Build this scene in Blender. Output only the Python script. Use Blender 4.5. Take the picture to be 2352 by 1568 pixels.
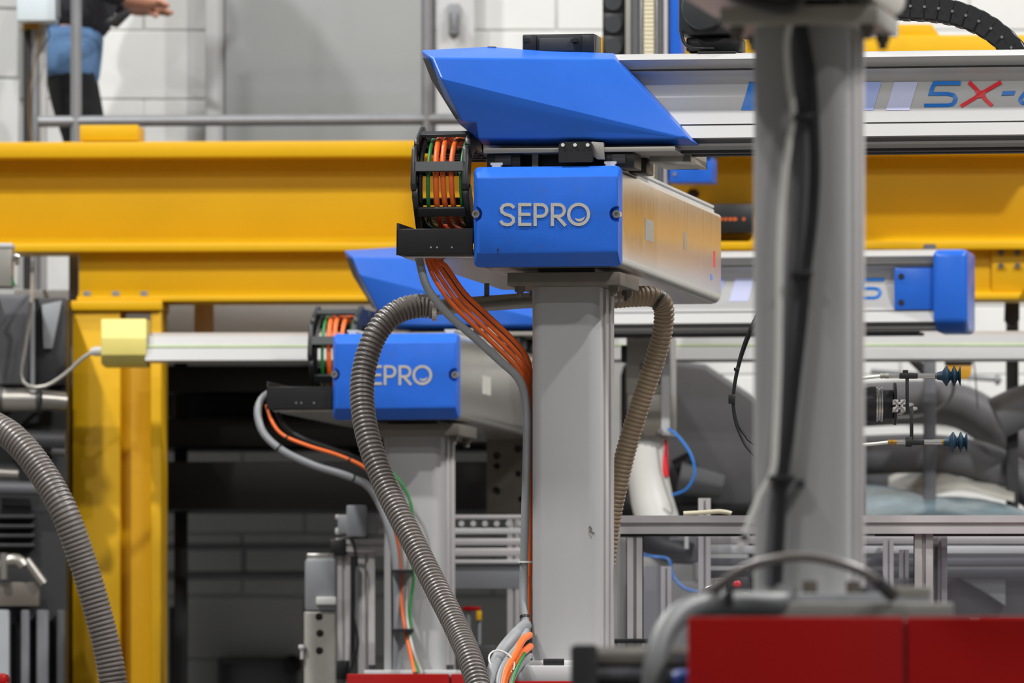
import bpy, bmesh, math, random
from mathutils import Vector, Matrix
random.seed(7)
for _o in list(bpy.data.objects): bpy.data.objects.remove(_o, do_unlink=True)
scene = bpy.context.scene
COL = scene.collection
# ------------------------------------------------------------------ camera
FPX = 20000.0          # focal length in pixels of the 2352 px wide frame (long telephoto)
EYE = 1.6              # camera height
HOR = 1700.0           # image row of the horizon
cam = bpy.data.cameras.new('camera'); cam_ob = bpy.data.objects.new('camera', cam); COL.objects.link(cam_ob)
cam.sensor_width = 36; cam.lens = FPX / 2352 * 36
cam.shift_y = (HOR - 784) / 2352
cam.clip_start = 0.5; cam.clip_end = 200
cam_ob.location = (0, 0, EYE); cam_ob.rotation_euler = (math.pi / 2, 0, 0)
cam.dof.use_dof = True; cam.dof.focus_distance = 20.1; cam.dof.aperture_fstop = 6.8
scene.camera = cam_ob
# ------------------------------------------------------------------ light
world = bpy.data.worlds.new('hall'); scene.world = world; world.use_nodes = True
world.node_tree.nodes['Background'].inputs[0].default_value = (0.93, 0.96, 1.0, 1)
world.node_tree.nodes['Background'].inputs[1].default_value = 0.20
def high_bay(x, y, z, power, sx=0.34, sy=0.34, col=(1.0, 0.99, 0.97)):
    l = bpy.data.lights.new('high_bay_lamp', 'AREA'); l.energy = power; l.shape = 'RECTANGLE'; l.size = sx; l.size_y = sy; l.color = col
    o = bpy.data.objects.new('high_bay_lamp', l); COL.objects.link(o); o.location = (x, y, z)
    return o
for _y, _e in ((8.0, 400), (13.1, 560), (18.4, 1150), (23.2, 620)):   # two rows of high-bay lamps
    high_bay(-3.6, _y + .65, 9.0, _e * 0.9); high_bay(4.8, _y - .65, 9.0, _e * 1.1)
vs = scene.view_settings
vs.view_transform = 'Standard'; vs.look = 'None'; vs.gamma = 1; vs.use_curve_mapping = False; vs.exposure = -0.66

# ------------------------------------------------------------------ materials
def lin(c):
    c = c / 255.0
    return c / 12.92 if c <= 0.04045 else ((c + 0.055) / 1.055) ** 2.4
def mat(name, rgb, rough=0.5, metal=0.0, var=0.12, scale=6.0, stretch=(1, 1, 1), bump=0.0, bscale=120.0, dirt=0.0, dirtcol=(60, 52, 44), dscale=9.0, coat=0.0, rvar=0.0, spec=0.5):
    m = bpy.data.materials.new(name); m.use_nodes = True
    nt = m.node_tree; N = nt.nodes; L = nt.links
    b = N['Principled BSDF']
    c = tuple(lin(v) for v in rgb)
    b.inputs['Roughness'].default_value = rough; b.inputs['Metallic'].default_value = metal
    b.inputs['Specular IOR Level'].default_value = spec
    b.inputs['Coat Weight'].default_value = coat; b.inputs['Coat Roughness'].default_value = 0.12
    tc = N.new('ShaderNodeTexCoord'); mp = N.new('ShaderNodeMapping'); mp.inputs['Scale'].default_value = stretch
    L.new(tc.outputs['Object'], mp.inputs['Vector'])
    n = N.new('ShaderNodeTexNoise'); n.inputs['Scale'].default_value = scale; n.inputs['Detail'].default_value = 5; n.inputs['Roughness'].default_value = 0.6
    L.new(mp.outputs['Vector'], n.inputs['Vector'])
    r = N.new('ShaderNodeValToRGB')
    r.color_ramp.elements[0].position = 0.3; r.color_ramp.elements[1].position = 0.72
    r.color_ramp.elements[0].color = tuple(v * (1 - var) for v in c) + (1,)
    r.color_ramp.elements[1].color = tuple(min(1, v * (1 + var * 0.6)) for v in c) + (1,)
    L.new(n.outputs['Fac'], r.inputs['Fac'])
    out = r.outputs['Color']
    if dirt > 0:
        n2 = N.new('ShaderNodeTexNoise'); n2.inputs['Scale'].default_value = dscale; n2.inputs['Detail'].default_value = 8; n2.inputs['Roughness'].default_value = 0.75
        L.new(mp.outputs['Vector'], n2.inputs['Vector'])
        r2 = N.new('ShaderNodeValToRGB'); r2.color_ramp.elements[0].position = 0.60; r2.color_ramp.elements[1].position = 0.74
        r2.color_ramp.elements[1].color = (dirt, dirt, dirt, 1)
        L.new(n2.outputs['Fac'], r2.inputs['Fac'])
        mx = N.new('ShaderNodeMixRGB'); mx.inputs[2].default_value = tuple(lin(v) for v in dirtcol) + (1,)
        L.new(r2.outputs['Color'], mx.inputs[0]); L.new(out, mx.inputs[1]); out = mx.outputs[0]
    L.new(out, b.inputs['Base Color'])
    if rvar > 0:
        mr = N.new('ShaderNodeMapRange'); mr.inputs['To Min'].default_value = max(0.02, rough - rvar); mr.inputs['To Max'].default_value = min(1, rough + rvar)
        L.new(n.outputs['Fac'], mr.inputs['Value']); L.new(mr.outputs['Result'], b.inputs['Roughness'])
    if bump > 0:
        n3 = N.new('ShaderNodeTexNoise'); n3.inputs['Scale'].default_value = bscale; n3.inputs['Detail'].default_value = 3
        L.new(mp.outputs['Vector'], n3.inputs['Vector'])
        bp = N.new('ShaderNodeBump'); bp.inputs['Strength'].default_value = bump; bp.inputs['Distance'].default_value = 0.002
        L.new(n3.outputs['Fac'], bp.inputs['Height']); L.new(bp.outputs['Normal'], b.inputs['Normal'])
    return m
M = {
 'blue': mat('blue_paint', (36, 95, 194), 0.40, 0, 0.06, 20, dirt=0.65, dirtcol=(70, 82, 110), dscale=26, bump=0.08, bscale=400, coat=0.0, spec=0.22),
 'blue_cover': mat('blue_gloss_cover', (36, 94, 190), 0.30, 0, 0.04, 8, coat=0.0, rvar=0.05, spec=0.35),
 'deep_blue': mat('blue_recess', (24, 62, 150), 0.45, 0, 0.05),
 'yellow': mat('yellow_steel', (215, 165, 14), 0.45, 0, 0.06, 2.5, dirt=0.18, dirtcol=(150, 100, 20), dscale=5, bump=0.05, spec=0.25),
 'red': mat('red_machine_paint', (142, 9, 7), 0.42, 0, 0.06, 4, bump=0.05, spec=0.15),
 'column': mat('grey_column_paint', (160, 160, 160), 0.45, 0.0, 0.08, 4, stretch=(1, 1, .35), dirt=0.35, dirtcol=(112, 106, 100), dscale=4, bump=0.06),
 'plate': mat('machined_plate', (150, 147, 140), 0.4, 0.35, 0.12, 9, dirt=0.35, dscale=14),
 'dark_plate': mat('stained_steel_plate', (104, 98, 90), 0.5, 0.3, 0.18, 9, dirt=0.4, dscale=12),
 'alu': mat('anodised_beam', (205, 200, 192), 0.24, 0.85, 0.07, 5, stretch=(12, 12, .6), dirt=0.22, dirtcol=(120, 112, 100), dscale=3, rvar=0.08),
 'alu_profile': mat('aluminium_profile', (182, 178, 178), 0.42, 0.2, 0.06, 12),
 'white_beam': mat('white_beam_coating', (170, 169, 168), 0.35, 0.0, 0.03, 3, coat=0.15),
 'steel': mat('bright_steel', (200, 198, 194), 0.25, 0.9, 0.06, 30),
 'pipe_steel': mat('grey_pipe_steel', (150, 146, 140), 0.35, 0.7, 0.12, 12),
 'black': mat('black_plastic', (26, 27, 29), 0.42, 0, 0.15, 30, bump=0.1, bscale=300),
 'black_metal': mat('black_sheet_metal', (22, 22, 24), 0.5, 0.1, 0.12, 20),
 'charcoal': mat('charcoal_motor_housing', (46, 48, 50), 0.5, 0, 0.1, 12),
 'orange': mat('orange_cable', (222, 100, 34), 0.45, 0, 0.06, 20),
 'green': mat('green_cable', (34, 116, 54), 0.45, 0, 0.06, 20),
 'grey_cable': mat('grey_conduit', (126, 128, 131), 0.45, 0, 0.08, 12),
 'white_cable': mat('white_cable', (205, 205, 200), 0.45, 0, 0.05, 12),
 'blue_tube': mat('blue_air_tube', (52, 128, 214), 0.3, 0, 0.05, 12),
 'hose': mat('grey_corrugated_hose', (104, 98, 94), 0.36, 0, 0.10, 25),
 'tan_hose': mat('tan_corrugated_hose', (150, 132, 108), 0.45, 0, 0.10, 25),
 'grey_hose': mat('grey_painted_conduit', (104, 106, 106), 0.5, 0.1, 0.08, 12),
 'letter': mat('silver_lettering', (178, 174, 166), 0.45, 0.2, 0.12, 60),
 'white_paint': mat('white_block_paint', (224, 225, 223), 0.6, 0, 0.04, 5, bump=0.25, bscale=90),
 'mortar': mat('painted_mortar', (206, 207, 205), 0.8, 0, 0.05, 20, bump=0.3, bscale=150),
 'door_grey': mat('grey_door_paint', (148, 150, 150), 0.5, 0, 0.04, 3),
 'rail_grey': mat('galvanised_rail', (142, 144, 148), 0.4, 0.4, 0.12, 15),
 'concrete': mat('concrete_floor', (128, 124, 118), 0.65, 0, 0.15, 2, bump=0.3, bscale=40),
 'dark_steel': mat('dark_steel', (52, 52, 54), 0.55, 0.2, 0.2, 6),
 'dark_grey': mat('dark_grey_sheet', (92, 92, 96), 0.55, 0.1, 0.12, 5),
 'mid_grey': mat('mid_grey_sheet', (136, 138, 142), 0.5, 0.15, 0.1, 5),
 'duct': mat('grey_duct', (112, 112, 116), 0.55, 0.05, 0.1, 4),
 'light_grey': mat('light_grey_paint', (190, 190, 190), 0.5, 0, 0.06, 5),
 'pale_box': mat('pale_blue_box', (206, 220, 230), 0.5, 0, 0.04, 5),
 'pale_yellow': mat('pale_yellow_cap', (214, 200, 112), 0.5, 0, 0.06, 8),
 'white_plastic': mat('white_robot_casting', (214, 212, 206), 0.4, 0, 0.04, 8),
 'cream': mat('cream_belt', (222, 214, 186), 0.6, 0, 0.05, 20),
 'lblue1': mat('decal_blue', (18, 110, 196), 0.4, 0, 0.03), 'lblue2': mat('decal_blue_lighter', (70, 130, 205), 0.4, 0, 0.03),
 'lblue3': mat('decal_blue_pale', (120, 150, 214), 0.4, 0, 0.03), 'lblue4': mat('decal_periwinkle', (155, 170, 222), 0.4, 0, 0.03),
 'lblue5': mat('decal_lavender', (186, 190, 222), 0.4, 0, 0.03),
 'decal_red': mat('decal_red', (214, 28, 40), 0.4, 0, 0.03),
 'teal_rubber': mat('teal_rubber', (14, 46, 66), 0.5, 0, 0.1, 30),
 'brass': mat('brass_fitting', (170, 130, 60), 0.35, 0.7, 0.08, 30),
 'sticker': mat('white_sticker', (205, 202, 192), 0.5, 0, 0.1, 40, dirt=0.8, dirtcol=(90, 88, 88), dscale=130),
 'wood': mat('pale_wood', (196, 158, 110), 0.6, 0, 0.15, 6, stretch=(6, 6, .5)),
 'denim': mat('blue_denim', (92, 128, 172), 0.85, 0, 0.14, 12, bump=0.4, bscale=300),
 'dark_cloth': mat('dark_cloth', (46, 46, 54), 0.9, 0, 0.12, 15, bump=0.3, bscale=200),
 'black_cloth': mat('black_cloth', (16, 16, 19), 0.9, 0, 0.12, 15),
 'skin': mat('skin', (196, 142, 120), 0.55, 0, 0.06, 12),
 'hair': mat('dark_hair', (50, 38, 30), 0.6, 0, 0.2, 60),
}
def clear_mat(name, tint, alpha):
    m = bpy.data.materials.new(name); m.use_nodes = True; nt = m.node_tree; N = nt.nodes; L = nt.links
    out = N['Material Output']; b = N['Principled BSDF']; b.inputs['Base Color'].default_value = tuple(lin(v) for v in tint) + (1,)
    b.inputs['Roughness'].default_value = 0.12
    t = N.new('ShaderNodeBsdfTransparent'); t.inputs[0].default_value = (0.9, 0.9, 0.92, 1)
    mx = N.new('ShaderNodeMixShader'); n = N.new('ShaderNodeTexNoise'); n.inputs['Scale'].default_value = 3
    r = N.new('ShaderNodeMapRange'); r.inputs['To Min'].default_value = alpha * .7; r.inputs['To Max'].default_value = alpha * 1.3
    tc = N.new('ShaderNodeTexCoord'); L.new(tc.outputs['Object'], n.inputs['Vector']); L.new(n.outputs['Fac'], r.inputs['Value'])
    L.new(r.outputs['Result'], mx.inputs[0]); L.new(t.outputs[0], mx.inputs[1]); L.new(b.outputs[0], mx.inputs[2]); L.new(mx.outputs[0], out.inputs[0])
    return m
M['clear'] = clear_mat('clear_polycarbonate', (150, 148, 152), 0.10)

# ------------------------------------------------------------------ frames and geometry helpers
class Frame:
    """a place in the hall: origin C, turned by th about the vertical; u right, v away, w up"""
    def __init__(s, C, th=0.0):
        s.C = Vector(C); s.th = th; s.c = math.cos(th); s.s = math.sin(th)
        s.M = Matrix.Translation(s.C) @ Matrix.Rotation(-th, 4, 'Z')
    def uv(s, px, py, v=0.0):
        k = (px - 1176) / FPX
        u = (k * (s.C.y + v * s.c) - s.C.x - v * s.s) / (s.c + k * s.s)
        Y = s.C.y - u * s.s + v * s.c
        return Vector((u, v, EYE + (HOR - py) * Y / FPX - s.C.z))
def at(px, py, d): return Vector(((px - 1176) * d / FPX, d, EYE + (HOR - py) * d / FPX))
W = Frame((0, 0, 0))
TH = math.radians(9.0)
F1 = Frame(at(1253, 610, 20.0), TH)
F2 = Frame(at(905, 962, 23.3), TH)
F3 = Frame(at(1780, -12, 14.4), TH)
def V(*a): return Vector(a)

class G:
    def __init__(s): s.v = []; s.f = []
    def add(s, vs, fs):
        o = len(s.v); s.v += [Vector(p) for p in vs]; s.f += [[i + o for i in f] for f in fs]; return s
    def box(s, a, b):
        x0, x1 = sorted((a[0], b[0])); y0, y1 = sorted((a[1], b[1])); z0, z1 = sorted((a[2], b[2]))
        return s.add([(x0,y0,z0),(x1,y0,z0),(x1,y1,z0),(x0,y1,z0),(x0,y0,z1),(x1,y0,z1),(x1,y1,z1),(x0,y1,z1)],
                     [(0,3,2,1),(4,5,6,7),(0,1,5,4),(1,2,6,5),(2,3,7,6),(3,0,4,7)])
    def prism(s, poly, off):
        """polygon (list of 3d points) swept by the vector off"""
        n = len(poly); off = Vector(off); p = [Vector(q) for q in poly]
        return s.add(p + [q + off for q in p], [tuple(range(n))[::-1], tuple(range(n, 2 * n))] + [(i, (i + 1) % n, (i + 1) % n + n, i + n) for i in range(n)])
    def tube(s, pts, r, n=10, cap=True):
        """r: number or list of radii"""
        P = [Vector(p) for p in pts]; k = len(P); R = r if isinstance(r, (list, tuple)) else [r] * k
        t0 = (P[1] - P[0]).normalized(); ref = Vector((0, 0, 1)) if abs(t0.z) < 0.9 else Vector((1, 0, 0))
        nrm = t0.cross(ref).normalized(); vs = []; prev = t0
        for i in range(k):
            t = (P[min(i + 1, k - 1)] - P[max(i - 1, 0)])
            t = t.normalized() if t.length > 1e-9 else prev
            nrm = (nrm - t * nrm.dot(t)).normalized(); bn = t.cross(nrm); prev = t
            for j in range(n):
                a = 2 * math.pi * j / n
                vs.append(P[i] + (nrm * math.cos(a) + bn * math.sin(a)) * R[i])
        fs = [(i*n+j, i*n+(j+1)%n, (i+1)*n+(j+1)%n, (i+1)*n+j) for i in range(k-1) for j in range(n)]
        if cap: fs += [tuple(range(n))[::-1], tuple(range((k-1)*n, k*n))]
        return s.add(vs, fs)
    def cyl(s, a, b, r, n=20, r2=None):
        return s.tube([a, b], [r, r if r2 is None else r2], n)
    def ring(s, a, b, r_out, r_in, n=24):
        a, b = Vector(a), Vector(b); t = (b - a).normalized(); ref = Vector((0, 0, 1)) if abs(t.z) < .9 else Vector((1, 0, 0))
        x = t.cross(ref).normalized(); y = t.cross(x); vs = []
        for (c, r) in ((a, r_out), (b, r_out), (b, r_in), (a, r_in)):
            vs += [c + (x * math.cos(2*math.pi*j/n) + y * math.sin(2*math.pi*j/n)) * r for j in range(n)]
        return s.add(vs, [(q*n+j, q*n+(j+1)%n, ((q+1)%4)*n+(j+1)%n, ((q+1)%4)*n+j) for q in range(4) for j in range(n)])
    def lathe(s, a, axis, prof, n=24):
        """prof: (distance along axis, radius)"""
        a = Vector(a); ax = Vector(axis).normalized()
        return s.tube([a + ax * t for t, _ in prof], [max(r, 1e-4) for _, r in prof], n)
    def ribbon(s, pts, w, nrm, th):
        """flat stroke of width w on a plane with normal nrm, raised by th"""
        P = [Vector(p) for p in pts]; nrm = Vector(nrm).normalized(); k = len(P); vs = []
        for i in range(k):
            d1 = (P[i] - P[i-1]).normalized() if i else None
            d2 = (P[i+1] - P[i]).normalized() if i < k-1 else None
            n1 = nrm.cross(d1) if d1 else nrm.cross(d2); n2 = nrm.cross(d2) if d2 else n1
            m = (n1 + n2).normalized(); sc = min(1.6, 1 / max(0.35, m.dot(n1)))
            for sg in (1, -1): vs.append(P[i] + m * sg * w / 2 * sc)
        vs += [p + nrm * th for p in vs]
        o = 2 * k; fs = []
        for i in range(k-1):
            a, b, c, d = 2*i, 2*i+1, 2*i+3, 2*i+2
            fs += [(a, b, c, d), (a+o, d+o, c+o, b+o), (a, d, d+o, a+o), (b, b+o, c+o, c)]
        fs += [(0, o, o+1, 1), (2*k-2, 2*k-1, 2*k-1+o, 2*k-2+o)]
        return s.add(vs, fs)
    def shift(s, d):
        d = Vector(d); s.v = [p + d for p in s.v]; return s
def spline(pts, step=0.02):
    P = [Vector(p) for p in pts]; P = [P[0] * 2 - P[1]] + P + [P[-1] * 2 - P[-2]]; out = []
    for i in range(1, len(P) - 2):
        a, b, c, d = P[i-1], P[i], P[i+1], P[i+2]; n = max(2, int((c - b).length / step))
        for k in range(n):
            t = k / n
            out.append(0.5 * ((2*b) + (c-a)*t + (2*a-5*b+4*c-d)*t*t + (-a+3*b-3*c+d)*t*t*t))
    out.append(P[-2]); return out
def resample(pts, step):
    P = [Vector(p) for p in pts]; out = [P[0]]; acc = 0.0
    for i in range(len(P) - 1):
        seg = (P[i+1] - P[i]).length; t = step - acc
        while t <= seg:
            out.append(P[i].lerp(P[i+1], t / seg)); t += step
        acc = (acc + seg) % step
    return out
def arc(c, r, a0, a1, n, ax, ay):
    return [Vector(c) + Vector(ax) * r * math.cos(math.radians(a0 + (a1-a0)*i/n)) + Vector(ay) * r * math.sin(math.radians(a0 + (a1-a0)*i/n)) for i in range(n + 1)]

INFO = {}
def mesh_of(g, base, bevel=0.0, seg=2, angle=35, smooth=True, sharp=38):
    me = bpy.data.meshes.new('mesh')
    bm = bmesh.new(); vs = [bm.verts.new(p - base) for p in g.v]
    for f in g.f:
        try: bm.faces.new([vs[i] for i in f])
        except ValueError: pass
    bmesh.ops.remove_doubles(bm, verts=bm.verts, dist=1e-6)
    bmesh.ops.recalc_face_normals(bm, faces=bm.faces)
    if bevel > 0:
        es = [e for e in bm.edges if len(e.link_faces) == 2 and e.calc_face_angle(0) > math.radians(angle)]
        bmesh.ops.bevel(bm, geom=es, offset=bevel, segments=seg, affect='EDGES', profile=0.5, clamp_overlap=True)
    bm.to_mesh(me); bm.free()
    if smooth:
        me.polygons.foreach_set('use_smooth', [True] * len(me.polygons)); me.set_sharp_from_angle(angle=math.radians(sharp))
    return me
def thing(name, label, cat, frame=W, base=(0, 0, 0), group=None, kind=None):
    o = bpy.data.objects.new(name, None); COL.objects.link(o); o.empty_display_size = 0.05
    base = Vector(base); o.location = frame.M @ base; o.rotation_euler = (0, 0, -frame.th)
    if kind: o['kind'] = kind
    if label: o['label'] = label
    if cat: o['category'] = cat
    if group: o['group'] = group
    INFO[o.name] = (frame, base); return o
def part(name, g, m, parent, bevel=0.0, seg=2, label=None, angle=35, smooth=True, kind=None, sharp=38):
    fr, base = INFO[parent.name]
    me = mesh_of(g, base, bevel, seg, angle, smooth, sharp); me.materials.append(M[m] if isinstance(m, str) else m)
    o = bpy.data.objects.new(name, me); COL.objects.link(o); o.parent = parent
    if label: o['label'] = label
    if kind: o['kind'] = kind
    INFO[o.name] = (fr, base); return o
def solo(name, g, m, label, cat, frame=W, base=None, group=None, bevel=0.0, seg=2, kind=None, angle=35, smooth=True):
    if base is None:
        n = len(g.v); base = Vector((sum(p.x for p in g.v)/n, sum(p.y for p in g.v)/n, min(p.z for p in g.v)))
    base = Vector(base)
    me = mesh_of(g, base, bevel, seg, angle, smooth); me.materials.append(M[m] if isinstance(m, str) else m)
    o = bpy.data.objects.new(name, me); COL.objects.link(o); o.location = frame.M @ base; o.rotation_euler = (0, 0, -frame.th)
    if kind: o['kind'] = kind
    if label: o['label'] = label
    if cat: o['category'] = cat
    if group: o['group'] = group
    INFO[o.name] = (frame, base); return o
def cut(o, g):
    """carve the shape g (frame coordinates) out of mesh object o"""
    fr, base = INFO[o.name]
    cm = mesh_of(g, base, smooth=False); c = bpy.data.objects.new('cutter', cm); COL.objects.link(c)
    c.parent = o.parent
    if o.parent is None: c.location = o.location; c.rotation_euler = o.rotation_euler
    md = o.modifiers.new('cut', 'BOOLEAN'); md.operation = 'DIFFERENCE'; md.object = c; md.solver = 'EXACT'
    bpy.context.view_layer.update()
    dg = bpy.context.evaluated_depsgraph_get()
    me = bpy.data.meshes.new_from_object(o.evaluated_get(dg)); o.modifiers.clear()
    o.data = me; bpy.data.objects.remove(c, do_unlink=True)
    me.polygons.foreach_set('use_smooth', [True] * len(me.polygons)); me.set_sharp_from_angle(angle=math.radians(24))
def copy_part(o, parent, off, frame_rot=None):
    c = o.copy(); COL.objects.link(c); c.parent = parent; c.location = Vector(o.location) + Vector(off); INFO[c.name] = INFO[o.name]; return c
def slot_profile(a, b, size, up=(0, 0, 1), size2=None, slots=1):
    """T-slot aluminium bar from a to b"""
    a, b = Vector(a), Vector(b); t = (b - a).normalized(); up = Vector(up)
    x = t.cross(up).normalized(); y = x.cross(t).normalized(); h = size / 2; s = size * 0.11; d = size * 0.2
    pts = [(-h,-h),(-s,-h),(-s,-h+d),(s,-h+d),(s,-h),(h,-h),(h,-s),(h-d,-s),(h-d,s),(h,s),(h,h),(s,h),(s,h-d),(-s,h-d),(-s,h),(-h,h),(-h,s),(-h+d,s),(-h+d,-s),(-h,-s)]
    return G().prism([a + x*p + y*q for p, q in pts], b - a)
def hose_geo(path, r, pitch=0.0118, depth=0.0026, n=20):
    pts = resample(spline(path, 0.01), pitch / 5); rs = [r + depth * (.8, 1.0, .8, -.9, -.9)[i % 5] for i in range(len(pts))]
    return G().tube(pts, rs, n)
def tie(g, p, t, r, w=0.005):
    t = Vector(t).normalized(); p = Vector(p)
    g.ring(p - t * w / 2, p + t * w / 2, r + 0.002, r - 0.001, 16); return g
# ================================================================== SETTING
solo('floor', G().box((-9, 2, -0.2), (9, 28, 0)), 'concrete', None, None, kind='structure', base=(0, 15, 0))
# ---- painted block wall at the back
DW = 27.0
wall = solo('wall_back', G().box((-9, DW + 0.005, 2.932), (.30, DW + 0.3, 7.0)).box((.30, DW + 0.005, 0), (9, DW + .3, 7.0)), 'mortar', None, None, kind='structure', base=(0, DW, 0))
DA = 29.6
alc = solo('wall_shade_alcove', G().box((-9, DA + .012, 0), (.9, DA + .3, 2.885)), 'mortar', None, None, kind='structure', base=(-1, DA, 0))  # lower wall set back into an added alcove so it falls in shade
solo('wall_return', G().box((.30, DW + .3, 0), (.5, DA + .02, 2.885)), 'white_paint', None, None, kind='structure')  # closes the side of the added shade alcove
BW, BH, X0, Z0 = 0.4265, 0.2135, -1.142, 3.8005
blk = None
for r in range(-12, 4):
    for c in range(-6, 12):
        x = X0 + (c + (0.5 if r % 2 else 0)) * BW; z = Z0 + r * BH
        if z < 2.90 and x < .30: continue
        if blk is None:
            blk = part('block', G().box((x + .0025, DW, z + .0025), (x + BW - .0025, DW + .05, z + BH - .0025)), 'white_paint', wall, bevel=0.0025, seg=1); bx, bz = x, z
        else:
            copy_part(blk, wall, (x - bx, random.uniform(-.0012, .0012), z - bz))
ab = None
for r in range(-13, -4):
    for c in range(-2, 5):
        x = X0 - .2 + (c + (0.5 if r % 2 else 0)) * BW; z = Z0 + r * BH
        if ab is None:
            ab = part('block', G().box((x + .004, DA, z + .004), (x + BW - .004, DA + .05, z + BH - .004)), 'white_paint', alc, bevel=0.004, seg=1); ax_, az_ = x, z
        else: copy_part(ab, alc, (x - ax_, random.uniform(-.0012, .0012), z - az_))
# ---- grey sliding door, narrow side leaf, frame strips
def wb(px0, py0, px1, py1, d0, d1):
    a = at(px0, py0, d0); b = at(px1, py1, d0); return (a.x, d0, a.z), (b.x, d1, b.z)
dr = thing('door_1', None, None, W, at(748, 690, 26.9), kind='structure')
part('panel', G().box(*wb(517, -260, 975, 690, 26.88, 26.96)), 'door_grey', dr, bevel=0.004)
part('track', G().box(*wb(420, -300, 1300, -262, 26.86, 26.98)), 'rail_grey', dr, bevel=0.004)
dr2 = thing('door_2', None, None, W, at(1040, 690, 26.9), kind='structure')
part('leaf', G().box(*wb(1000, -260, 1090, 690, 26.92, 26.97)), 'light_grey', dr2, bevel=0.003)
hd = G().box(*wb(1030, 8, 1056, 78, 26.895, 26.92)); hd.cyl(at(1043, 30, 26.90), at(1043, 30, 26.86), .009); hd.cyl(at(1043, 30, 26.865), at(1043, 66, 26.865), .009)
part('handle', hd, 'mid_grey', dr2, bevel=0.002)
solo('trim_1', G().box(*wb(472, -260, 516, 690, 26.90, 26.98)), 'light_grey', None, None, kind='structure', bevel=0.003)
# ---- white return wall at far left (turned slightly so its courses run down to the right)
FL = Frame(at(46, 320, 26.75), math.radians(-16))
lw = solo('wall_left', G().box((-1.4, 0.005, -3.3), (0.0, 0.22, 1.6)), 'mortar', None, None, frame=FL, base=(-.7, 0, -3.3), kind='structure')
b0 = None
for r in range(-3, 5):
    for c in range(0, 4):
        x1 = -(c + (0.5 if r % 2 else 0)) * BW; x0 = max(x1 - BW, -1.4); z = 0.185 + r * BH
        if r % 2 and c == 0:
            part('block', G().box((-0.5 * BW + .004, 0, z + .004), (-.002, .03, z + BH - .004)), 'white_paint', lw, bevel=0.004, seg=1)
        if x0 > -1.39: part('block', G().box((x0 + .004, 0, z + .004), (x1 - .004, .03, z + BH - .004)), 'white_paint', lw, bevel=0.004, seg=1)
# ---- conduit stack with a pale control box
cs = thing('conduit_stack', 'bundle of grey conduits beside the white pillar under the pale box', 'conduit', W, at(75, 690, 26.11))
part('pipe', G().tube([at(66, -120, 26.11), at(66, 690, 26.11)], .017, 14), 'dark_steel', cs)
part('pipe', G().tube([at(80, -120, 26.09), at(80, 690, 26.09)], .011, 14), 'rail_grey', cs)
part('channel', G().box(*wb(88, 55, 106, 690, 26.10, 26.16)), 'light_grey', cs, bevel=0.003)
part('wire', G().tube(spline([at(84, 50, 26.06), at(86, 110, 26.05), at(74, 170, 26.05), at(66, 240, 26.06), at(72, 330, 26.06)]), .0022, 6), 'brass', cs)
part('wire', G().tube(spline([at(108, 60, 26.05), at(114, 80, 26.04), at(100, 105, 26.05), at(88, 130, 26.06)]), .002, 6), 'black', cs)
part('gland', G().cyl(at(66, 68, 26.08), at(66, 46, 26.08), .02, 14).cyl(at(82, 66, 26.08), at(82, 46, 26.08), .013, 14), 'brass', cs)
jb = thing('control_box', 'pale blue-white control box at the top left corner', 'box', W, at(85, 48, 26.05))
part('body', G().box(*wb(38, -90, 128, 48, 25.98, 26.14)), 'pale_box', jb, bevel=0.006)
part('hinge', G().box(*wb(128, -20, 137, 40, 26.00, 26.06)), 'mid_grey', jb, bevel=0.002)
# ---- galvanised guard rail on the platform
gr = thing('guard_rail', 'grey tube guard rail running above the yellow girder', 'railing', W, at(176, 670, 25.95))
part('post', G().tube([at(175, -300, 25.95), at(175, 672, 25.95)], .0165, 16), 'rail_grey', gr)
part('post', G().tube([at(980, -300, 25.95), at(980, 672, 25.95)], .0165, 16), 'rail_grey', gr)
part('rail', G().tube([at(88, 279, 25.95), at(1180, 273, 25.95)], .0165, 16), 'rail_grey', gr)
part('rail', G().tube([at(88, -90, 25.95), at(1180, -92, 25.95)], .0165, 16), 'rail_grey', gr)
# ---- mezzanine platform
ZP = 2.93
pl = thing('mezzanine_platform', 'dark grey raised platform behind the yellow girder', 'platform', W, (-1.8, 26.3, 0))
part('deck', G().box((-1.47, 25.72, ZP - .04), (0.30, DA, ZP)), 'dark_grey', pl, bevel=0.003)  # deck lengthened back over the added alcove to keep it shaded
part('fascia', G().box((-1.47, 25.70, ZP - .135), (0.30, 25.73, ZP)), 'light_grey', pl, bevel=0.003)
for i, y in enumerate((25.95, 26.35, 26.75)):
    part('joist', G().box((-1.47, y, ZP - .14), (0.30, y + .06, ZP - .04)), 'dark_steel', pl)
for x in (-1.40, .24):
    part('post', G().box((x - .05, 25.75, 0), (x + .03, 25.83, ZP - .04)), 'dark_steel', pl, bevel=0.004)
solo('timber_prop', G().box(*wb(446, 690, 490, 772, 25.55, 25.62)), 'wood', 'short pale timber block hanging under the yellow girder', 'timber', bevel=0.003)
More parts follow.
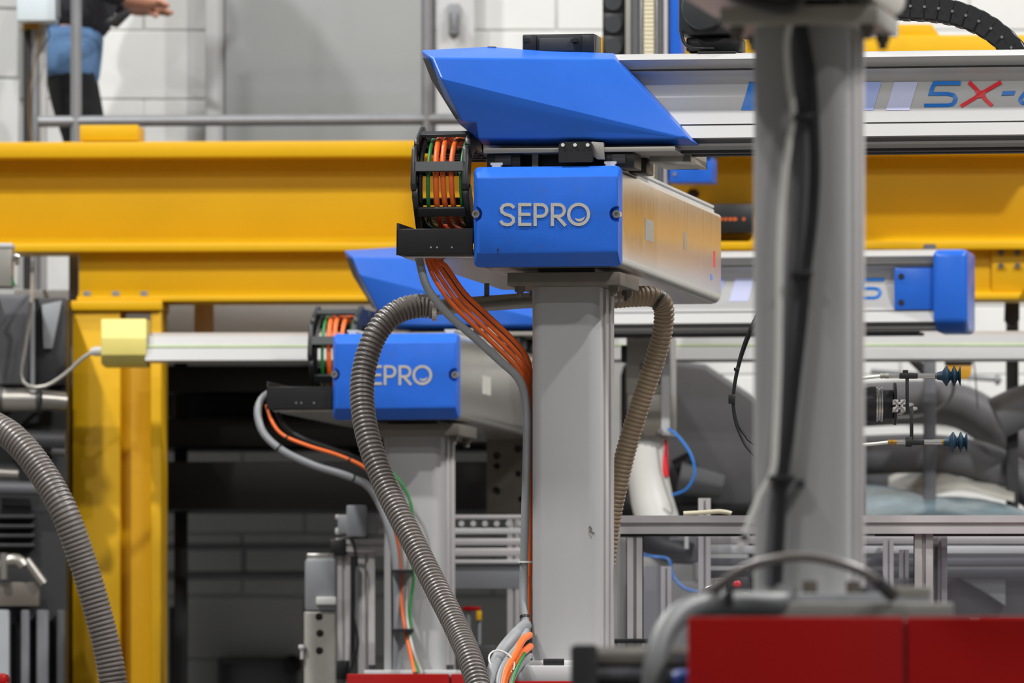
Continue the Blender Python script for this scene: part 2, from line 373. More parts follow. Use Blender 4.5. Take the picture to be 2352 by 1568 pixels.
# ---- dark racking under the platform
rk = thing('storage_rack', 'black steel rack in the dark under the platform', 'rack', W, (-.8, 26.4, 0))
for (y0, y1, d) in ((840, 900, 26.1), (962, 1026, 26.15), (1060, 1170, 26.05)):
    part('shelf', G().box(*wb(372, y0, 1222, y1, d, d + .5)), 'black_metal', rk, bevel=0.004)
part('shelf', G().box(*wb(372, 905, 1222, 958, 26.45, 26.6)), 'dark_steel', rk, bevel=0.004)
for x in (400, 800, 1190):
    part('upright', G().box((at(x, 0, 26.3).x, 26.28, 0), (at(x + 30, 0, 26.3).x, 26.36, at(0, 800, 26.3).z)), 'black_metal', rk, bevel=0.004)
solo('wall_pipe', G().tube([at(380, 1256, 29.45), at(1240, 1254, 29.45)], .012, 12).tube([at(380, 1322, 29.45), at(1240, 1318, 29.45)], .015, 12).cyl(at(560, 1256, 29.45), at(560, 1322, 29.45), .008), 'mid_grey', 'pair of grey pipes along the dim block wall low behind the yellow post', 'pipe')
wp = thing('wall_hatch', 'grey framed hatch low on the dim block wall', 'hatch', W, at(590, 1640, 29.5))
for q in ((500, 1522, 516, 1640), (664, 1522, 682, 1640), (500, 1512, 682, 1524)):
    part('frame', G().box(*wb(*q, 29.48, 29.59)), 'dark_grey', wp, bevel=0.003)
part('door', G().box(*wb(516, 1524, 664, 1640, 29.53, 29.59)), 'mid_grey', wp, bevel=0.003)
part('knob', G().lathe(at(672, 1526, 29.5), (0, -1, 0), [(0, .014), (.02, .014), (.03, .03), (.06, .034), (.07, .01)], 16), 'black', wp)
solo('downpipe', G().box(*wb(388, 1392, 428, 1700, 29.4, 29.5)), 'dark_steel', 'dark square downpipe against the dim block wall right of the yellow post', 'pipe', bevel=0.006)

# ================================================================== YELLOW GIRDER FRAME
FY = Frame(at(1176, 575, 25.2), math.radians(3))
yg = thing('steel_girder_frame', 'large yellow steel girder frame spanning the hall behind the robots', 'girder', FY, (FY.uv(268, 700, 0).x, .1, -FY.C.z))
def yb(px0, py0, px1, py1, v0, v1):
    a = FY.uv(px0, py0, v0); b = FY.uv(px1, py1, v0); return (a.x, v0, a.z), (b.x, v1, b.z)
U0, U1 = -2.6, 3.4
def wz(py, v=0.0): return FY.uv(1176, py, v).z
part('top_girder', G().box((U0, 0, wz(358)), (U1, .24, wz(322))).box((U0, .11, wz(560)), (U1, .13, wz(350))).box((U0, 0, wz(575)), (U1, .24, wz(556)))
     .prism([(U0, .11, wz(556)), (U0, .08, wz(556)), (U0, .10, wz(548)), (U0, .11, wz(536))], (U1 - U0, 0, 0)), 'yellow', yg, bevel=0.003)
ul = FY.uv(178, 600, .02).x
part('lower_girder', G().box((ul, .0, wz(690)), (U1, .22, wz(678))).box((ul, .06, wz(682)), (U1, .08, wz(574)))
     .prism([(ul, .06, wz(678)), (ul, .035, wz(678)), (ul, .05, wz(670)), (ul, .06, wz(660))], (U1 - ul, 0, 0)), 'yellow', yg, bevel=0.002)
part('stop_block', G().box(*yb(183, 287, 318, 323, .02, .2)), 'yellow', yg, bevel=0.003)
post = part('post', G().box(*yb(166, 712, 276, 3100, -.005, .01)).box(*yb(262, 712, 276, 3100, .01, .20)).box(*yb(276, 740, 347, 3100, .07, .085))
     .box(*yb(346, 712, 370, 3100, -.005, .20)).box(*yb(166, 712, 276, 3100, .19, .20)), 'yellow', yg, bevel=0.003)
part('cap_plate', G().box(*yb(163, 690, 372, 712, -.02, .22)), 'yellow', yg, bevel=0.003)
for px, py, v in ((200, 676, -.001), (266, 676, -.001), (331, 676, -.001)):
    q = FY.uv(px, 679, .02); part('bolt', G().tube([q, q + V(0, 0, .013)], .012, 6), 'mid_grey', yg)
sp = part('splice_plate', G().box(*yb(2278, 570, 2480, 676, .045, .06)), 'yellow', yg, bevel=0.002)
for px, py in ((2299, 580), (2337, 580), (2299, 610), (2337, 610)):
    q = FY.uv(px, py, .045); part('bolt', G().tube([q, q - V(0, .012, 0)], .009, 6), 'dark_plate', yg)
# crane girder higher up, behind the vertical axis and the black chain
cg = thing('crane_girder', 'yellow girder section behind the black cable chain at top right', 'girder', FY, FY.uv(1830, 150, -.3))
part('web', G().box(*yb(1369, 84, 2500, 165, -.36, -.26)), 'yellow', cg, bevel=0.004)
part('lug', G().box(*yb(2060, 56, 2140, 84, -.35, -.27)).prism([FY.uv(2140, 56, -.35), FY.uv(2160, 84, -.35), FY.uv(2140, 84, -.35)], (0, .08, 0)), 'yellow', cg, bevel=0.002)
part('hanger', G().box((FY.uv(1500, 0, -.3).x, -.34, wz(150)), (FY.uv(1540, 0, -.3).x, -.28, wz(-400))).box((FY.uv(2420, 0, -.3).x, -.34, wz(150)), (FY.uv(2460, 0, -.3).x, -.28, wz(-400))), 'yellow', cg)
# black limit-switch box fixed on the girder web
kb = thing('switch_box', 'black box with faint orange print fixed to the yellow girder', 'box', FY, FY.uv(1672, 535, .05))
part('body', G().box(*yb(1617, 468, 1732, 535, .02, .11)), 'black', kb, bevel=0.005)
gg = G()
for i, x in enumerate((1652, 1664, 1674, 1684, 1706)): gg.box(*yb(x, 500, x + (8, 6, 7, 8, 5)[i], 506, .0195, .0205))
part('print', gg, 'orange', kb)
part('knob', G().lathe(FY.uv(1592, 452, .1), (0, 0, 1), [(0, .016), (.012, .018), (.022, .01)], 14), 'black', kb)
# ================================================================== LONG WHITE BEAM WITH PALE YELLOW END
FB = Frame(at(1176, 830, 24.78), math.radians(2.6))
lb = thing('white_linear_beam', 'long white beam with pale yellow end cap behind the second robot', 'beam', FB, FB.uv(700, 830, 0))
def bz(py, v=0.0): return FB.uv(1176, py, v).z
u0 = FB.uv(334, 800, 0).x
part('beam_body', G().prism([(u0, -.012, bz(826)), (u0, .0, bz(800)), (u0, .012, bz(797)), (u0, .026, bz(770)), (u0, .06, bz(760)), (u0, .14, bz(760)), (u0, .14, bz(828)), (u0, .02, bz(830))], (5.2, 0, 0)), 'white_beam', lb)
part('stripe', G().box((u0, .010, bz(795)), (u0 + 5.2, .03, bz(790))), mat('pale_green_line', (196, 212, 170), .5), lb)
ec = part('end_cap', G().prism([FB.uv(232, 815, -.012), FB.uv(232, 776, -.012), FB.uv(232, 732, .015), (FB.uv(232, 732, .015).x, .15, bz(728)), (FB.uv(232, 732, .015).x, .15, bz(838)), FB.uv(232, 836, .02)], (FB.uv(336, 800, 0).x - FB.uv(232, 800, 0).x, 0, 0)), 'pale_yellow', lb, bevel=0.003, sharp=14, angle=14)
q = FB.uv(232, 806, .04); part('gland', G().tube([q + V(.005, 0, 0), q + V(-.016, 0, -.001), q + V(-.03, 0, -.002)], [.014, .014, .009], 12), 'light_grey', lb)
part('cable', G().tube(spline([q + V(-.02, 0, 0)] + [FB.uv(a, b, .04) for a, b in ((190, 822), (150, 858), (105, 886), (65, 886), (48, 860), (58, 800), (68, 730), (73, 680))] + [FB.uv(74, 640, .35), FB.uv(75, 600, .8), FB.uv(75, 560, .95)]), .0055, 8), 'plate', lb)
for x in (1260, 2360):   # brackets that carry it from the girder
    part('hanger', G().box((FB.uv(x, 0, .1).x, .10, bz(770)), (FB.uv(x + 40, 0, .1).x, .14, bz(640))).box((FB.uv(x, 0, .1).x, .10, bz(660)), (FB.uv(x + 40, 0, .1).x, .45, bz(640))), 'dark_grey', lb)
# ================================================================== ROBOTS (three of one type; sizes in metres in the robot's own frame)
p = F1.uv
def rounded(u0, u1, w0, w1, r0, r1, n=4):
    """rectangle in u,w; r0 bottom corner radius, r1 top"""
    out = []
    for (cu, cw, r, a) in ((u1 - r0, w0 + r0, r0, -90), (u1 - r1, w1 - r1, r1, 0), (u0 + r1, w1 - r1, r1, 90), (u0 + r0, w0 + r0, r0, 180)):
        for i in range(n + 1):
            t = math.radians(a + 90 * i / n); out.append((cu + r * math.cos(t), cw + r * math.sin(t)))
    return out
def letters(F, parent, v):
    def cp(x, y): return p(1080 + x / 3.733, 300 + y / 3.733, v)
    w = 0.0072
    def st(*strokes):
        g = G()
        for i_, s in enumerate(strokes): g.ribbon([cp(*q) for q in s], w, (0, -1, 0), .0015 + .00025 * i_)
        part('letter', g, 'letter', parent)
    st([(378,662),(352,638),(320,633),(286,642),(268,668),(275,698),(303,717),(345,729),(370,750),(372,780),(347,803),(315,807),(280,798),(260,773)])
    st([(425,621),(425,818)], [(414,634),(524,634)], [(414,718),(518,718)], [(414,804),(525,804)])
    def bowl(x, yt, yb, xr): 
        r = (yb - yt) / 2
        return [(x, yt)] + [(xr - r + r * math.cos(math.radians(a)), (yt + yb) / 2 + r * math.sin(math.radians(a))) for a in range(-90, 91, 20)] + [(x, yb)]
    st([(557,621),(557,818)], bowl(557, 634, 734, 658))
    st([(705,621),(705,818)], bowl(705, 634, 734, 808), [(745,734),(818,816)])
    g = G(); c = cp(930, 718); g.ring(c, c + V(0, -.0015, 0), 100 / 3733, 73 / 3733, 36)
    g.prism([cp(*q) for q in ((898,748),(912,754),(925,757),(940,756),(955,752),(970,745),(985,735),(978,754),(968,768),(954,777),(938,780),(918,776),(906,765))], (0, -.0015, 0))
    part('letter', g, 'letter', parent)

def gantry_beam(F, zone, L=1.8, full=True):
    """fixed beam with blue lettered end cap, rails, cable tray"""
    t = thing('robot_gantry_beam', zone[0], 'beam', F, (0, .25, -.01))
    u0, u1 = p(1089, 500, .05).x, p(1424, 500, .05).x
    body = part('beam_body', G().prism([(a, .045, b) for a, b in rounded(u0, u1, .0, .2235, .024, .009)], (0, L - .045, 0)), 'alu', t)
    # cap
    c0, c1 = p(1085, 500, .02).x, p(1424, 500, .02).x
    def rc(i, v, rad): return [(a, v, b) for a, b in rounded(c0 + i[0], c1 - i[1], i[2], .2305 - i[3], rad, rad, 3)]
    rings = [rc((0, 0, 0, 0), .06, .013), rc((0, 0, 0, 0), .040, .013), rc((.002, .001, .003, .003), .034, .012), rc((.014, .002, .029, .026), .001, .006), rc((.017, .004, .031, .028), .0, .006)]
    g = G(); n = len(rings[0])
    g.add([q for r in rings for q in r], [tuple(range(n))] + [(k*n+i, k*n+(i+1)%n, (k+1)*n+(i+1)%n, (k+1)*n+i) for k in range(4) for i in range(n)] + [tuple(range(4*n, 5*n))])
    cap = part('end_cap', g, 'blue', t, sharp=24)
    for (px, s) in ((1090, 1), (1417, -1)):
        q = p(px, 491, 0.0)
        cut(cap, G().cyl(q + V(0, -.02, 0), q + V(0, .018, 0), .018, 28))
        part('screw', G().ring(q + V(s * .002, .004, 0), q + V(s * .002, .03, 0), .009, .0045, 18).cyl(q + V(s * .002, .012, 0), q + V(s * .002, .03, 0), .0046, 6), 'steel', cap)
    letters(F, cap, 0.0)
    if not full: 
        return t
    # small chips of paint on the cap
    part('mark', G().box(p(1142, 571, 0) + V(0, -.0006, 0), p(1145, 577, 0) + V(0, .002, 0)).box(p(1143, 577, 0) + V(0, -.0006, 0), p(1144, 587, 0) + V(0, .002, 0)), 'black', cap)
    # rails
    for (a, b) in ((1128, 1155), (1389, 1417)):
        A = p(a, 378, .06).x; B = p(b, 378, .06).x; w = .2235
        part('rail', G().prism([(A, .052, w), (B, .052, w), (B, .052, w + .007), (B - .005, .052, w + .010), (B, .052, w + .013), (B, .052, w + .018), (A, .052, w + .018), (A, .052, w + .013), (A + .005, .052, w + .010), (A, .052, w + .007)], (0, L - .12, 0)), 'light_grey', t)
    # cable tray on the left
    a = p(911, 585, .03); b = p(1086, 524, .03); th = .004
    tr = part('cable_tray', G().box((a.x, .03, a.z), (b.x, .034, b.z)).box((a.x, .03, a.z), (a.x + th, L - .3, b.z + .014)).box((a.x, .03, a.z), (u0, L - .3, a.z + th)), 'black_metal', t, bevel=0.001, seg=1)
    for px in (990, 1004, 1038):
        q = p(px, 568, .03); part('rivet', G().cyl(q, q + V(0, -.0015, 0), .0022, 8), 'mid_grey', tr)
    part('tray_floor', G().box((a.x + .012, .06, a.z - .006), (u0 + .02, L - .3, a.z - .0005)), 'alu', t, bevel=0.001, seg=1)
    # stickers on the right flank
    def flank(v0, v1, y0, y1): return G().box((u1 - .001, v0, y0), (u1 + .0006, v1, y1))
    part('sticker', flank(.46, .60, .085, .135), 'sticker', t)
    part('sticker', flank(1.12, 1.17, .10, .14), 'plate', t)
    part('decal', flank(1.66, 1.69, .085, .125), 'decal_red', t)
    part('decal', flank(1.60, 1.64, .05, .065), 'lblue2', t)
    return t

def pedestal(F, label, zbase, group=None, full=True):
    zb = zbase - F.C.z
    uL = p(1219, 900, .17).x; uR = p(1376, 900, .17).x; v0, v1 = .17, .37
    t = thing('robot_pedestal', label, 'column', F, ((uL + uR) / 2, .27, zb))
    pt = p(1165, 622, .10); pr = p(1425, 654, .10)
    poly = [(a, zb, b) for a, b in []]
    r = .027
    ring = [((uL + r, v0), 1), ((uR - r, v0), 2)]
    pts = []
    for (cu, cv, a) in ((uR - r, v0 + r, -90), (uR - .006, v1 - .006, 0), (uL + .006, v1 - .006, 90), (uL + r, v0 + r, 180)):
        rr = r if cv < .25 else .006
        for i in range(5):
            q = math.radians(a + 22.5 * i); pts.append((cu + rr * math.cos(q), cv + rr * math.sin(q), zb + .012))
    part('post', G().prism(pts, (0, 0, pr.z - zb - .012)), 'column', t)
    part('edge_strip', G().box((uR - .002, .245, zb + .012), (uR + .006, .285, pr.z)).box((uR - .002, .30, zb + .012), (uR + .010, .345, pr.z)), 'alu_profile', t, bevel=0.002)
    part('top_plate', G().box((pt.x, .10, pr.z), (pr.x, .40, pt.z - .004)), 'dark_plate' if full else 'plate', t, bevel=0.002)
    part('shim', G().box((p(1235, 0, .12).x, .13, pt.z - .006), (p(1365, 0, .12).x, .37, .002)), 'black_metal', t)
    for (px, v) in ((1188, .14), (1404, .14), (1188, .36), (1404, .36)):
        q = p(px, 650, .10); part('bolt', G().tube([V(q.x, v, pr.z + .002), V(q.x, v, pr.z - .012)], .013, 6).cyl(V(q.x, v, pr.z - .012), V(q.x, v, pr.z - .024), .008, 12), 'dark_plate', t)
    if F is F1:   # old weld scars low on the right corner
        q = p(1354, 1214, .17); part('scar', G().ribbon([q + V(0, .0, .006), q + V(.004, 0, .0), q + V(.002, 0, -.006), q + V(.012, 0, -.012)], .004, (0, -1, 0), .0012), 'dark_plate', t)
    part('base_plate', G().box((uL - .04, .11, zb), (uR + .05, .43, zb + .014)), 'light_grey', t, bevel=0.002)
    for (u, v) in ((uL - .022, .14), (uR + .03, .14)):
        part('anchor_bolt', G().tube([V(u, v, zb + .012), V(u, v, zb + .028)], .011, 6), 'dark_steel', t)
    return t

SEC = [(.30,121),(.135,121),(.122,123),(.100,134),(.122,156),(.136,157),(.136,160),(.112,161),(.127,168),(.138,177),(.145,188),(.1475,200),(.147,214),(.143,230),(.137,247),(.1285,265),(.117,283.5),(.123,284.5),(.123,286),(.118,287),(.098,315),(.110,317.5),(.135,319),(.135,327),(.122,328),(.122,333),(.140,335),(.140,343),(.30,343)]
FACE = [q for q in SEC[7:17]]
FACEW = [(v, p(1750, y, v).z) for v, y in FACE]
def vface(w):
    for (v0, w0), (v1, w1) in zip(FACEW[:-1], FACEW[1:]):
        if w1 <= w <= w0: return v0 + (v1 - v0) * (w - w0) / (w1 - w0)
    return .14
def decals(parent, v, dv):
    def cpp(x, y): q = p(x, y, vface(p(x, y, .14).z)); q.y = vface(q.z) + dv - .0013; return q
    def cp(x, y): return cpp(1600 + x / 3.1277, y / 3.1277)
    def fine(s):
        out = [s[0]]
        for a, b in zip(s[:-1], s[1:]):
            n = max(1, int(abs(b[1] - a[1]) / 14)); out += [(a[0] + (b[0] - a[0]) * k / n, a[1] + (b[1] - a[1]) * k / n) for k in range(1, n + 1)]
        return out
    N = (0, -1, 0)
    for i, k in enumerate(('lblue1', 'lblue2', 'lblue3', 'lblue4', 'lblue5')):
        x = 1702 + i * 83.25
        L_ = [cpp(x + 1.95 * j, 253 - 6.5 * j) for j in range(11)]; R_ = [cpp(x + 54 + 1.95 * j, 252.6 - 6.5 * j) for j in range(11)]
        part('decal', G().add(L_ + R_, [(j, j + 11, j + 12, j + 1) for j in range(10)]), k, parent)
    def sw(m, *strokes, w=.0086):
        g = G()
        for i_, s in enumerate(strokes): g.ribbon([cp(*q) for q in fine(s)], w, N, .0014 + .0002 * i_)
        part('character', g, m, parent)
    five = [(1897,597),(1710,598),(1690,640),(1680,674),(1805,674),(1845,682),(1860,702),(1855,730),(1838,750),(1808,757),(1636,758)]
    sw('lblue1', five)
    sw('decal_red', [(1958,590),(2012,642),(2045,680),(2075,715),(2122,760)], [(2188,589),(2100,640),(2045,672),(1990,710),(1900,764)])
    part('character', G().prism([cp(*q) for q in ((1998,650),(2030,650),(2080,650),(2072,680),(2085,705),(2050,700),(2005,705),(2014,680))], (0, -.0016, 0)), 'decal_red', parent)
    part('character', G().prism([cp(*q) for q in ((2200,655),(2292,652),(2279,682),(2190,685))], (0, -.0014, 0)), 'lblue1', parent)
    sw('lblue1', [(2424,590),(2400,620),(2362,665),(2330,704),(2326,722),(2342,740),(2375,744),(2446,744)], [(2428,668),(2398,774)])
    sw('lblue1', [(x + 818, y) for x, y in five])

def carriage(F, dv, label, uend=1.40):
    """blue cover, carriage plates and the white telescoping cross beam riding on the fixed beam"""
    def c(px, py, v): return p(px, py, v) + V(0, dv, 0)
    t = thing('robot_carriage', label, 'robot', F, (0.1, .2 + dv, .225))
    # ---- faceted cover
    P = dict(A=c(967,115,.10), A2=c(1124,107,.20), A3=c(1248,117,.16), A4=c(1410,122,.13), B=c(993,133,.035), B4=c(1412,136,.055),
             E=c(1013,180,.0), E0=c(990,183,.09), R=c(1582,319,.05), K=c(1061,278,.03), K0=c(1053,283,.10), K1=c(1098,278,.035), D=c(1098,318,.045), D1=c(1590,321,.06),
             U0=c(1112,334,.10), U1=c(1604,332,.10))
    names = list(P); ix = {k: i for i, k in enumerate(names)}
    back = {k: P[k] + V(0, .30 - (P[k].y - dv), 0) for k in ('A','A2','A3','A4','U1','U0','K0','E0')}
    vs = [P[k] for k in names] + list(back.values()); bi = {k: len(names) + i for i, k in enumerate(back)}
    f = lambda *a: tuple(ix[k] if isinstance(k, str) else k for k in a)
    faces = [f('A','B','B4','A4','A3','A2'), f('B','E','R','B4'), f('E','K','K1','D','R'), f('A','E0','E','B'), f('E0','K0','K','E'),
             f('D','U0','U1','D1','R'), f('B4','R','D1','U1','A4'), f('K','K0','U0','D','K1'),
             (ix['A'], ix['A2'], bi['A2'], bi['A']), (ix['A2'], ix['A3'], bi['A3'], bi['A2']), (ix['A3'], ix['A4'], bi['A4'], bi['A3']),
             (ix['A4'], ix['U1'], bi['U1'], bi['A4']), (ix['U1'], ix['U0'], bi['U0'], bi['U1']), (ix['U0'], ix['K0'], bi['K0'], bi['U0']),
             (ix['K0'], ix['E0'], bi['E0'], bi['K0']), (ix['E0'], ix['A'], bi['A'], bi['E0']),
             (bi['A'], bi['A2'], bi['A3'], bi['A4'], bi['U1'], bi['U0'], bi['K0'], bi['E0'])]
    g = G().add(vs, [x for x in faces])
    cov = part('cover', g, 'blue_cover', t, bevel=0.004, seg=2, angle=8, sharp=14)
    # charcoal strip laid over the cover's left edge face
    part('edge_face', G().add([c(972,133,.092) + V(-.001,0,0), c(992,184,.085) + V(-.001,0,0), c(1048,274,.092) + V(-.001,0,0), c(1055,272,.05) + V(-.001,-.001,0), c(1008,182,.03) + V(-.001,-.002,0), c(986,136,.05) + V(-.001,-.001,0)], [(0,1,4,5),(1,2,3,4)]), 'charcoal', cov)
    part('cable_nub', G().prism([c(1120,107,.19), c(1138,107,.19), c(1145,112,.19), c(1118,112,.19)], (0, .05, 0)), 'black', cov)
    # ---- plates, bearing blocks, bracket
    a = c(1110, 352, .05); b = c(1550, 336, .05)
    part('base_plate', G().box((a.x, .05 + dv, a.z), (b.x, .36 + dv, b.z)), 'plate', t, bevel=0.0015)
    a = c(1492, 372, .22); b = c(1586, 354, .22)
    part('step_plate', G().box((a.x, .22 + dv, a.z), (b.x, .5 + dv, b.z)).box((c(1567,0,.22).x, .22 + dv, a.z), (b.x, .5 + dv, c(1500, 341, .22).z)), 'plate', t, bevel=0.0015)
    for (x0, x1, v) in ((1118, 1195, .07), (1118, 1195, .26), (1388, 1458, .06), (1388, 1458, .26)):
        A = c(x0, 352, .07); B = c(x1, 376, .07)
        part('bearing_block', G().box((A.x, v + dv, .2275), (B.x, v + .12 + dv, A.z)), 'black', t, bevel=0.003)
        part('end_seal', G().box((A.x + .02, v - .006 + dv, .236), (B.x - .02, v + dv, A.z - .004)), 'dark_steel', t, bevel=0.001)
    part('web_plate', G().box((c(1222,0,.1).x, .10 + dv, .2275), (c(1236,0,.1).x, .3 + dv, c(1222,352,.1).z)), 'plate', t)
    part('motor_block', G().box((c(1200,0,.12).x, .12 + dv, .229), (c(1380,0,.12).x, .32 + dv, c(1200,351,.12).z)), 'black_metal', t, bevel=0.003)
    br = c(1283, 373, .03); tl = c(1361, 325, .03)
    pts = [(a_, .03 + dv, b_) for a_, b_ in rounded(br.x, tl.x, br.z, tl.z, .003, .010, 3)]
    bk = part('stop_bracket', G().prism(pts, (0, .018, 0)), 'black', t)
    for x in (1293, 1321, 1350):
        q = c(x, 333, .03); part('bolt', G().tube([q, q + V(0, -.003, 0)], .0042, 12), 'white_cable', bk)
        q = c(x + 5, 341, .03); part('hole', G().tube([q, q + V(0, -.0006, 0)], .004, 12), 'black_metal', bk)
    part('side_plate', G().prism([c(1358,325,.045), c(1386,327,.045), c(1388,366,.045), c(1372,366,.045), c(1358,356,.045)], (0, .02, 0)), 'plate', t, bevel=0.001)
    # ---- white cross beam
    def W_(py, v): return c(1750, py, v).z
    sec = SEC
    us = p(1150, 200, .13).x
    xb = part('cross_beam', G().prism([(us, v + dv, W_(y, v)) for v, y in sec], (uend - us, 0, 0)), 'white_beam', t, bevel=0.0)
    part('lower_rail', G().box((us, .15 + dv, W_(350, .15)), (uend - .1, .19 + dv, W_(342, .15))).box((us, .24 + dv, W_(350, .15)), (uend - .1, .28 + dv, W_(342, .15))), 'dark_steel', xb)
    decals(xb, .1375, dv)
    # blue end of the cross beam
    e0 = uend - .055
    ecp = part('beam_end', G().prism([(e0, .088 + dv, W_(318, .1)), (e0, .088 + dv, W_(124, .1)), (e0, .12 + dv, W_(116, .1)), (e0, .31 + dv, W_(116, .1)), (e0, .31 + dv, W_(343, .1)), (e0, .14 + dv, W_(343, .1))], (.095, 0, 0)), 'blue_cover', xb, bevel=0.014, seg=3)
    bp = part('end_bracket', G().box((e0 - .11, .112 + dv, W_(282, .1)), (e0 + .02, .135 + dv, W_(166, .1))), 'blue_cover', xb, bevel=0.003)
    for y in (190, 262):
        q = V(e0 - .09, .112 + dv, W_(y, .11)); part('screw', G().cyl(q, q + V(0, -.003, 0), .008, 14), 'black', xb)
    return t

def cable_chain(F, dv, label):
    """drag chain: lower run in the tray, half turn facing the viewer, upper run under the cover"""
    sh = dv / 2
    uL = p(947, 400, .06).x; uR = p(1084, 400, .10).x
    w0 = p(1010, 521, .06).z; w1 = p(1010, 303, .06).z; R = (w1 - w0) / 2 - .012; vc = .16 + sh; wc = (w0 + w1) / 2
    t = thing('cable_chain', label, 'cable chain', F, ((uL + uR) / 2, vc, w0))
    pit = .09
    def path(s):
        """s=0 at the middle of the half turn; returns v, w, tangent angle"""
        if abs(s) < R * math.pi / 2:
            a = s / R; return vc - R * math.cos(a), wc + R * math.sin(a), a
        e = abs(s) - R * math.pi / 2; sg = 1 if s > 0 else -1
        return vc + e, wc + sg * R, sg * math.pi / 2
    s0 = math.radians(14) * R
    for k in range(-6, 7):
        s = s0 + k * pit; v, w, a = path(s)
        out = V(0, -math.cos(a), math.sin(a)); tg = V(0, math.sin(a), math.cos(a)); c = V(0, v, w)
        for si, (x0, x1) in enumerate(((uL, uL + .012), (uR - .014, uR))):
            g = G()
            h, l = .024, pit * .60
            pts = [c + tg * x + out * y for x, y in ((-l, -h * .6), (-l * .8, -h), (l * .8, -h), (l, -h * .6), (l, h * .6), (l * .8, h), (-l * .8, h), (-l, h * .6))]
            off = .0025 if k % 2 else 0
            g.prism([V(x0 + off, q.y, q.z) for q in pts], (x1 - x0, 0, 0))
            if si == 0: ln = part('chain_link', g, 'black', t, bevel=0.0015, seg=1)
            else: part('side_plate', g, 'black', ln, bevel=0.0015, seg=1)
        def bar(o, half, th):
            q = [c + tg * x + out * y for x, y in ((-half, o), (half, o), (half, o + th), (-half, o + th))]
            return G().prism([V(uL + .006, z.y, z.z) for z in q], (uR - uL - .012, 0, 0))
        part('crossbar', bar(.016, .012, .008), 'charcoal', ln, bevel=0.001, seg=1)
        part('crossbar', bar(-.024, .009, .007), 'black', ln, bevel=0.001, seg=1)
    cols = [(965, 'black', .006), (981, 'green', .0045), (998, 'orange', .0068), (1017, 'orange', .0065), (1039, 'orange', .0064), (1061, 'green', .0042)]
    for i, (px, m, r) in enumerate(cols):
        u = p(px, 400, .06).x; pts = []
        for k in range(-22, 23):
            s = k * .027; v, w, a = path(s); out = V(0, -math.cos(a), math.sin(a))
            pts.append(V(u + .003 * math.sin(k * .35 + i), v, w) + out * (.003 + .002 * math.sin(k * .5 + i * 2)))
        part('cable', G().tube(pts, r, 10), m, t)
    return t

RA = 'front robot'; 
gantry_beam(F1, ['silver beam with blue lettered end cap on the nearer in-focus robot'])
gantry_beam(F2, ['silver beam with blue lettered end cap, half hidden by the grey hose'])
F3b = Frame(F3.M @ V(0, -1.35, 0), TH)
gantry_beam(F3b, ['silver overhead beam resting on the blurred foreground pedestal'], full=False)
carriage(F1, 0.0, 'blue faceted carriage with white cross beam marked 5X above the front beam')
carriage(F2, 0.86, 'lower blue faceted carriage whose white cross beam ends in a blue cap at right')
cable_chain(F1, 0.0, 'black cable chain with orange and green cables beside the front end cap')
cable_chain(F2, 0.86, 'smaller black cable chain beside the rear end cap')
ZM1, ZM2, ZM3 = at(0, 1565, 20.1).z, at(0, 1533, 23.4).z - .02, at(0, 1428, 14.5).z
pedestal(F1, 'grey square robot pedestal in the middle, in focus', ZM1 + .035)
pedestal(F2, 'grey robot pedestal behind the corrugated hose, further back', ZM2)
pedestal(F3, 'large blurred grey pedestal with white and black cables in the foreground', ZM3 + .03, full=False)

# ---- drive motor and housings riding on the front cross beam
mt = thing('drive_motor', 'charcoal motor housing on the cross beam left of the blurred pedestal', 'motor', F1, p(1625, 118, .22))
part('housing', G().box(p(1558, 118, .16) + V(0, 0, .038), p(1720, -60, .16) + V(0, .16, 0)), 'charcoal', mt, bevel=0.008)
q = p(1620, 20, .16); part('motor_body', G().lathe(q, (0, -1, 0), [(-.02, .052), (.03, .052), (.036, .048), (.04, .02)], 28), 'charcoal', mt)
part('flange', G().box(p(1575, 119, .18), p(1700, 84, .18) + V(0, .1, 0)), 'black', mt, bevel=0.006)
part('cable', G().tube(spline([p(1565, 70, .15), p(1570, 96, .15), p(1590, 110, .15), p(1640, 112, .15)]), .004, 8), 'black', mt)
part('foot', G().box(p(1602, 124, .125), p(1690, 117, .125) + V(0, .1, 0)), 'black_metal', mt, bevel=0.002)
hb = thing('chain_anchor_box', 'black ribbed box on top of the blue carriage cover', 'box', F1, p(1283, 122, .2))
part('body', G().box(p(1200, 124, .2), p(1366, 77, .2) + V(0, .1, 0)), 'black', hb, bevel=0.003)
part('panel', G().box(p(1238, 118, .196), p(1318, 86, .196) + V(0, .01, 0)), 'charcoal', hb, bevel=0.002)
for x in (1202, 1336): part('end_lug', G().box(p(x, 120, .194), p(x + 29, 80, .194) + V(0, .012, 0)), 'black', hb, bevel=0.002)
for x in (1202, 1312): part('slot', G().box(p(x, 96, .1925), p(x + 14, 88, .1925) + V(0, .01, 0)), 'black_metal', hb)
part('pin', G().cyl(p(1370, 118, .22), p(1370, 80, .22), .002, 8), 'steel', hb)
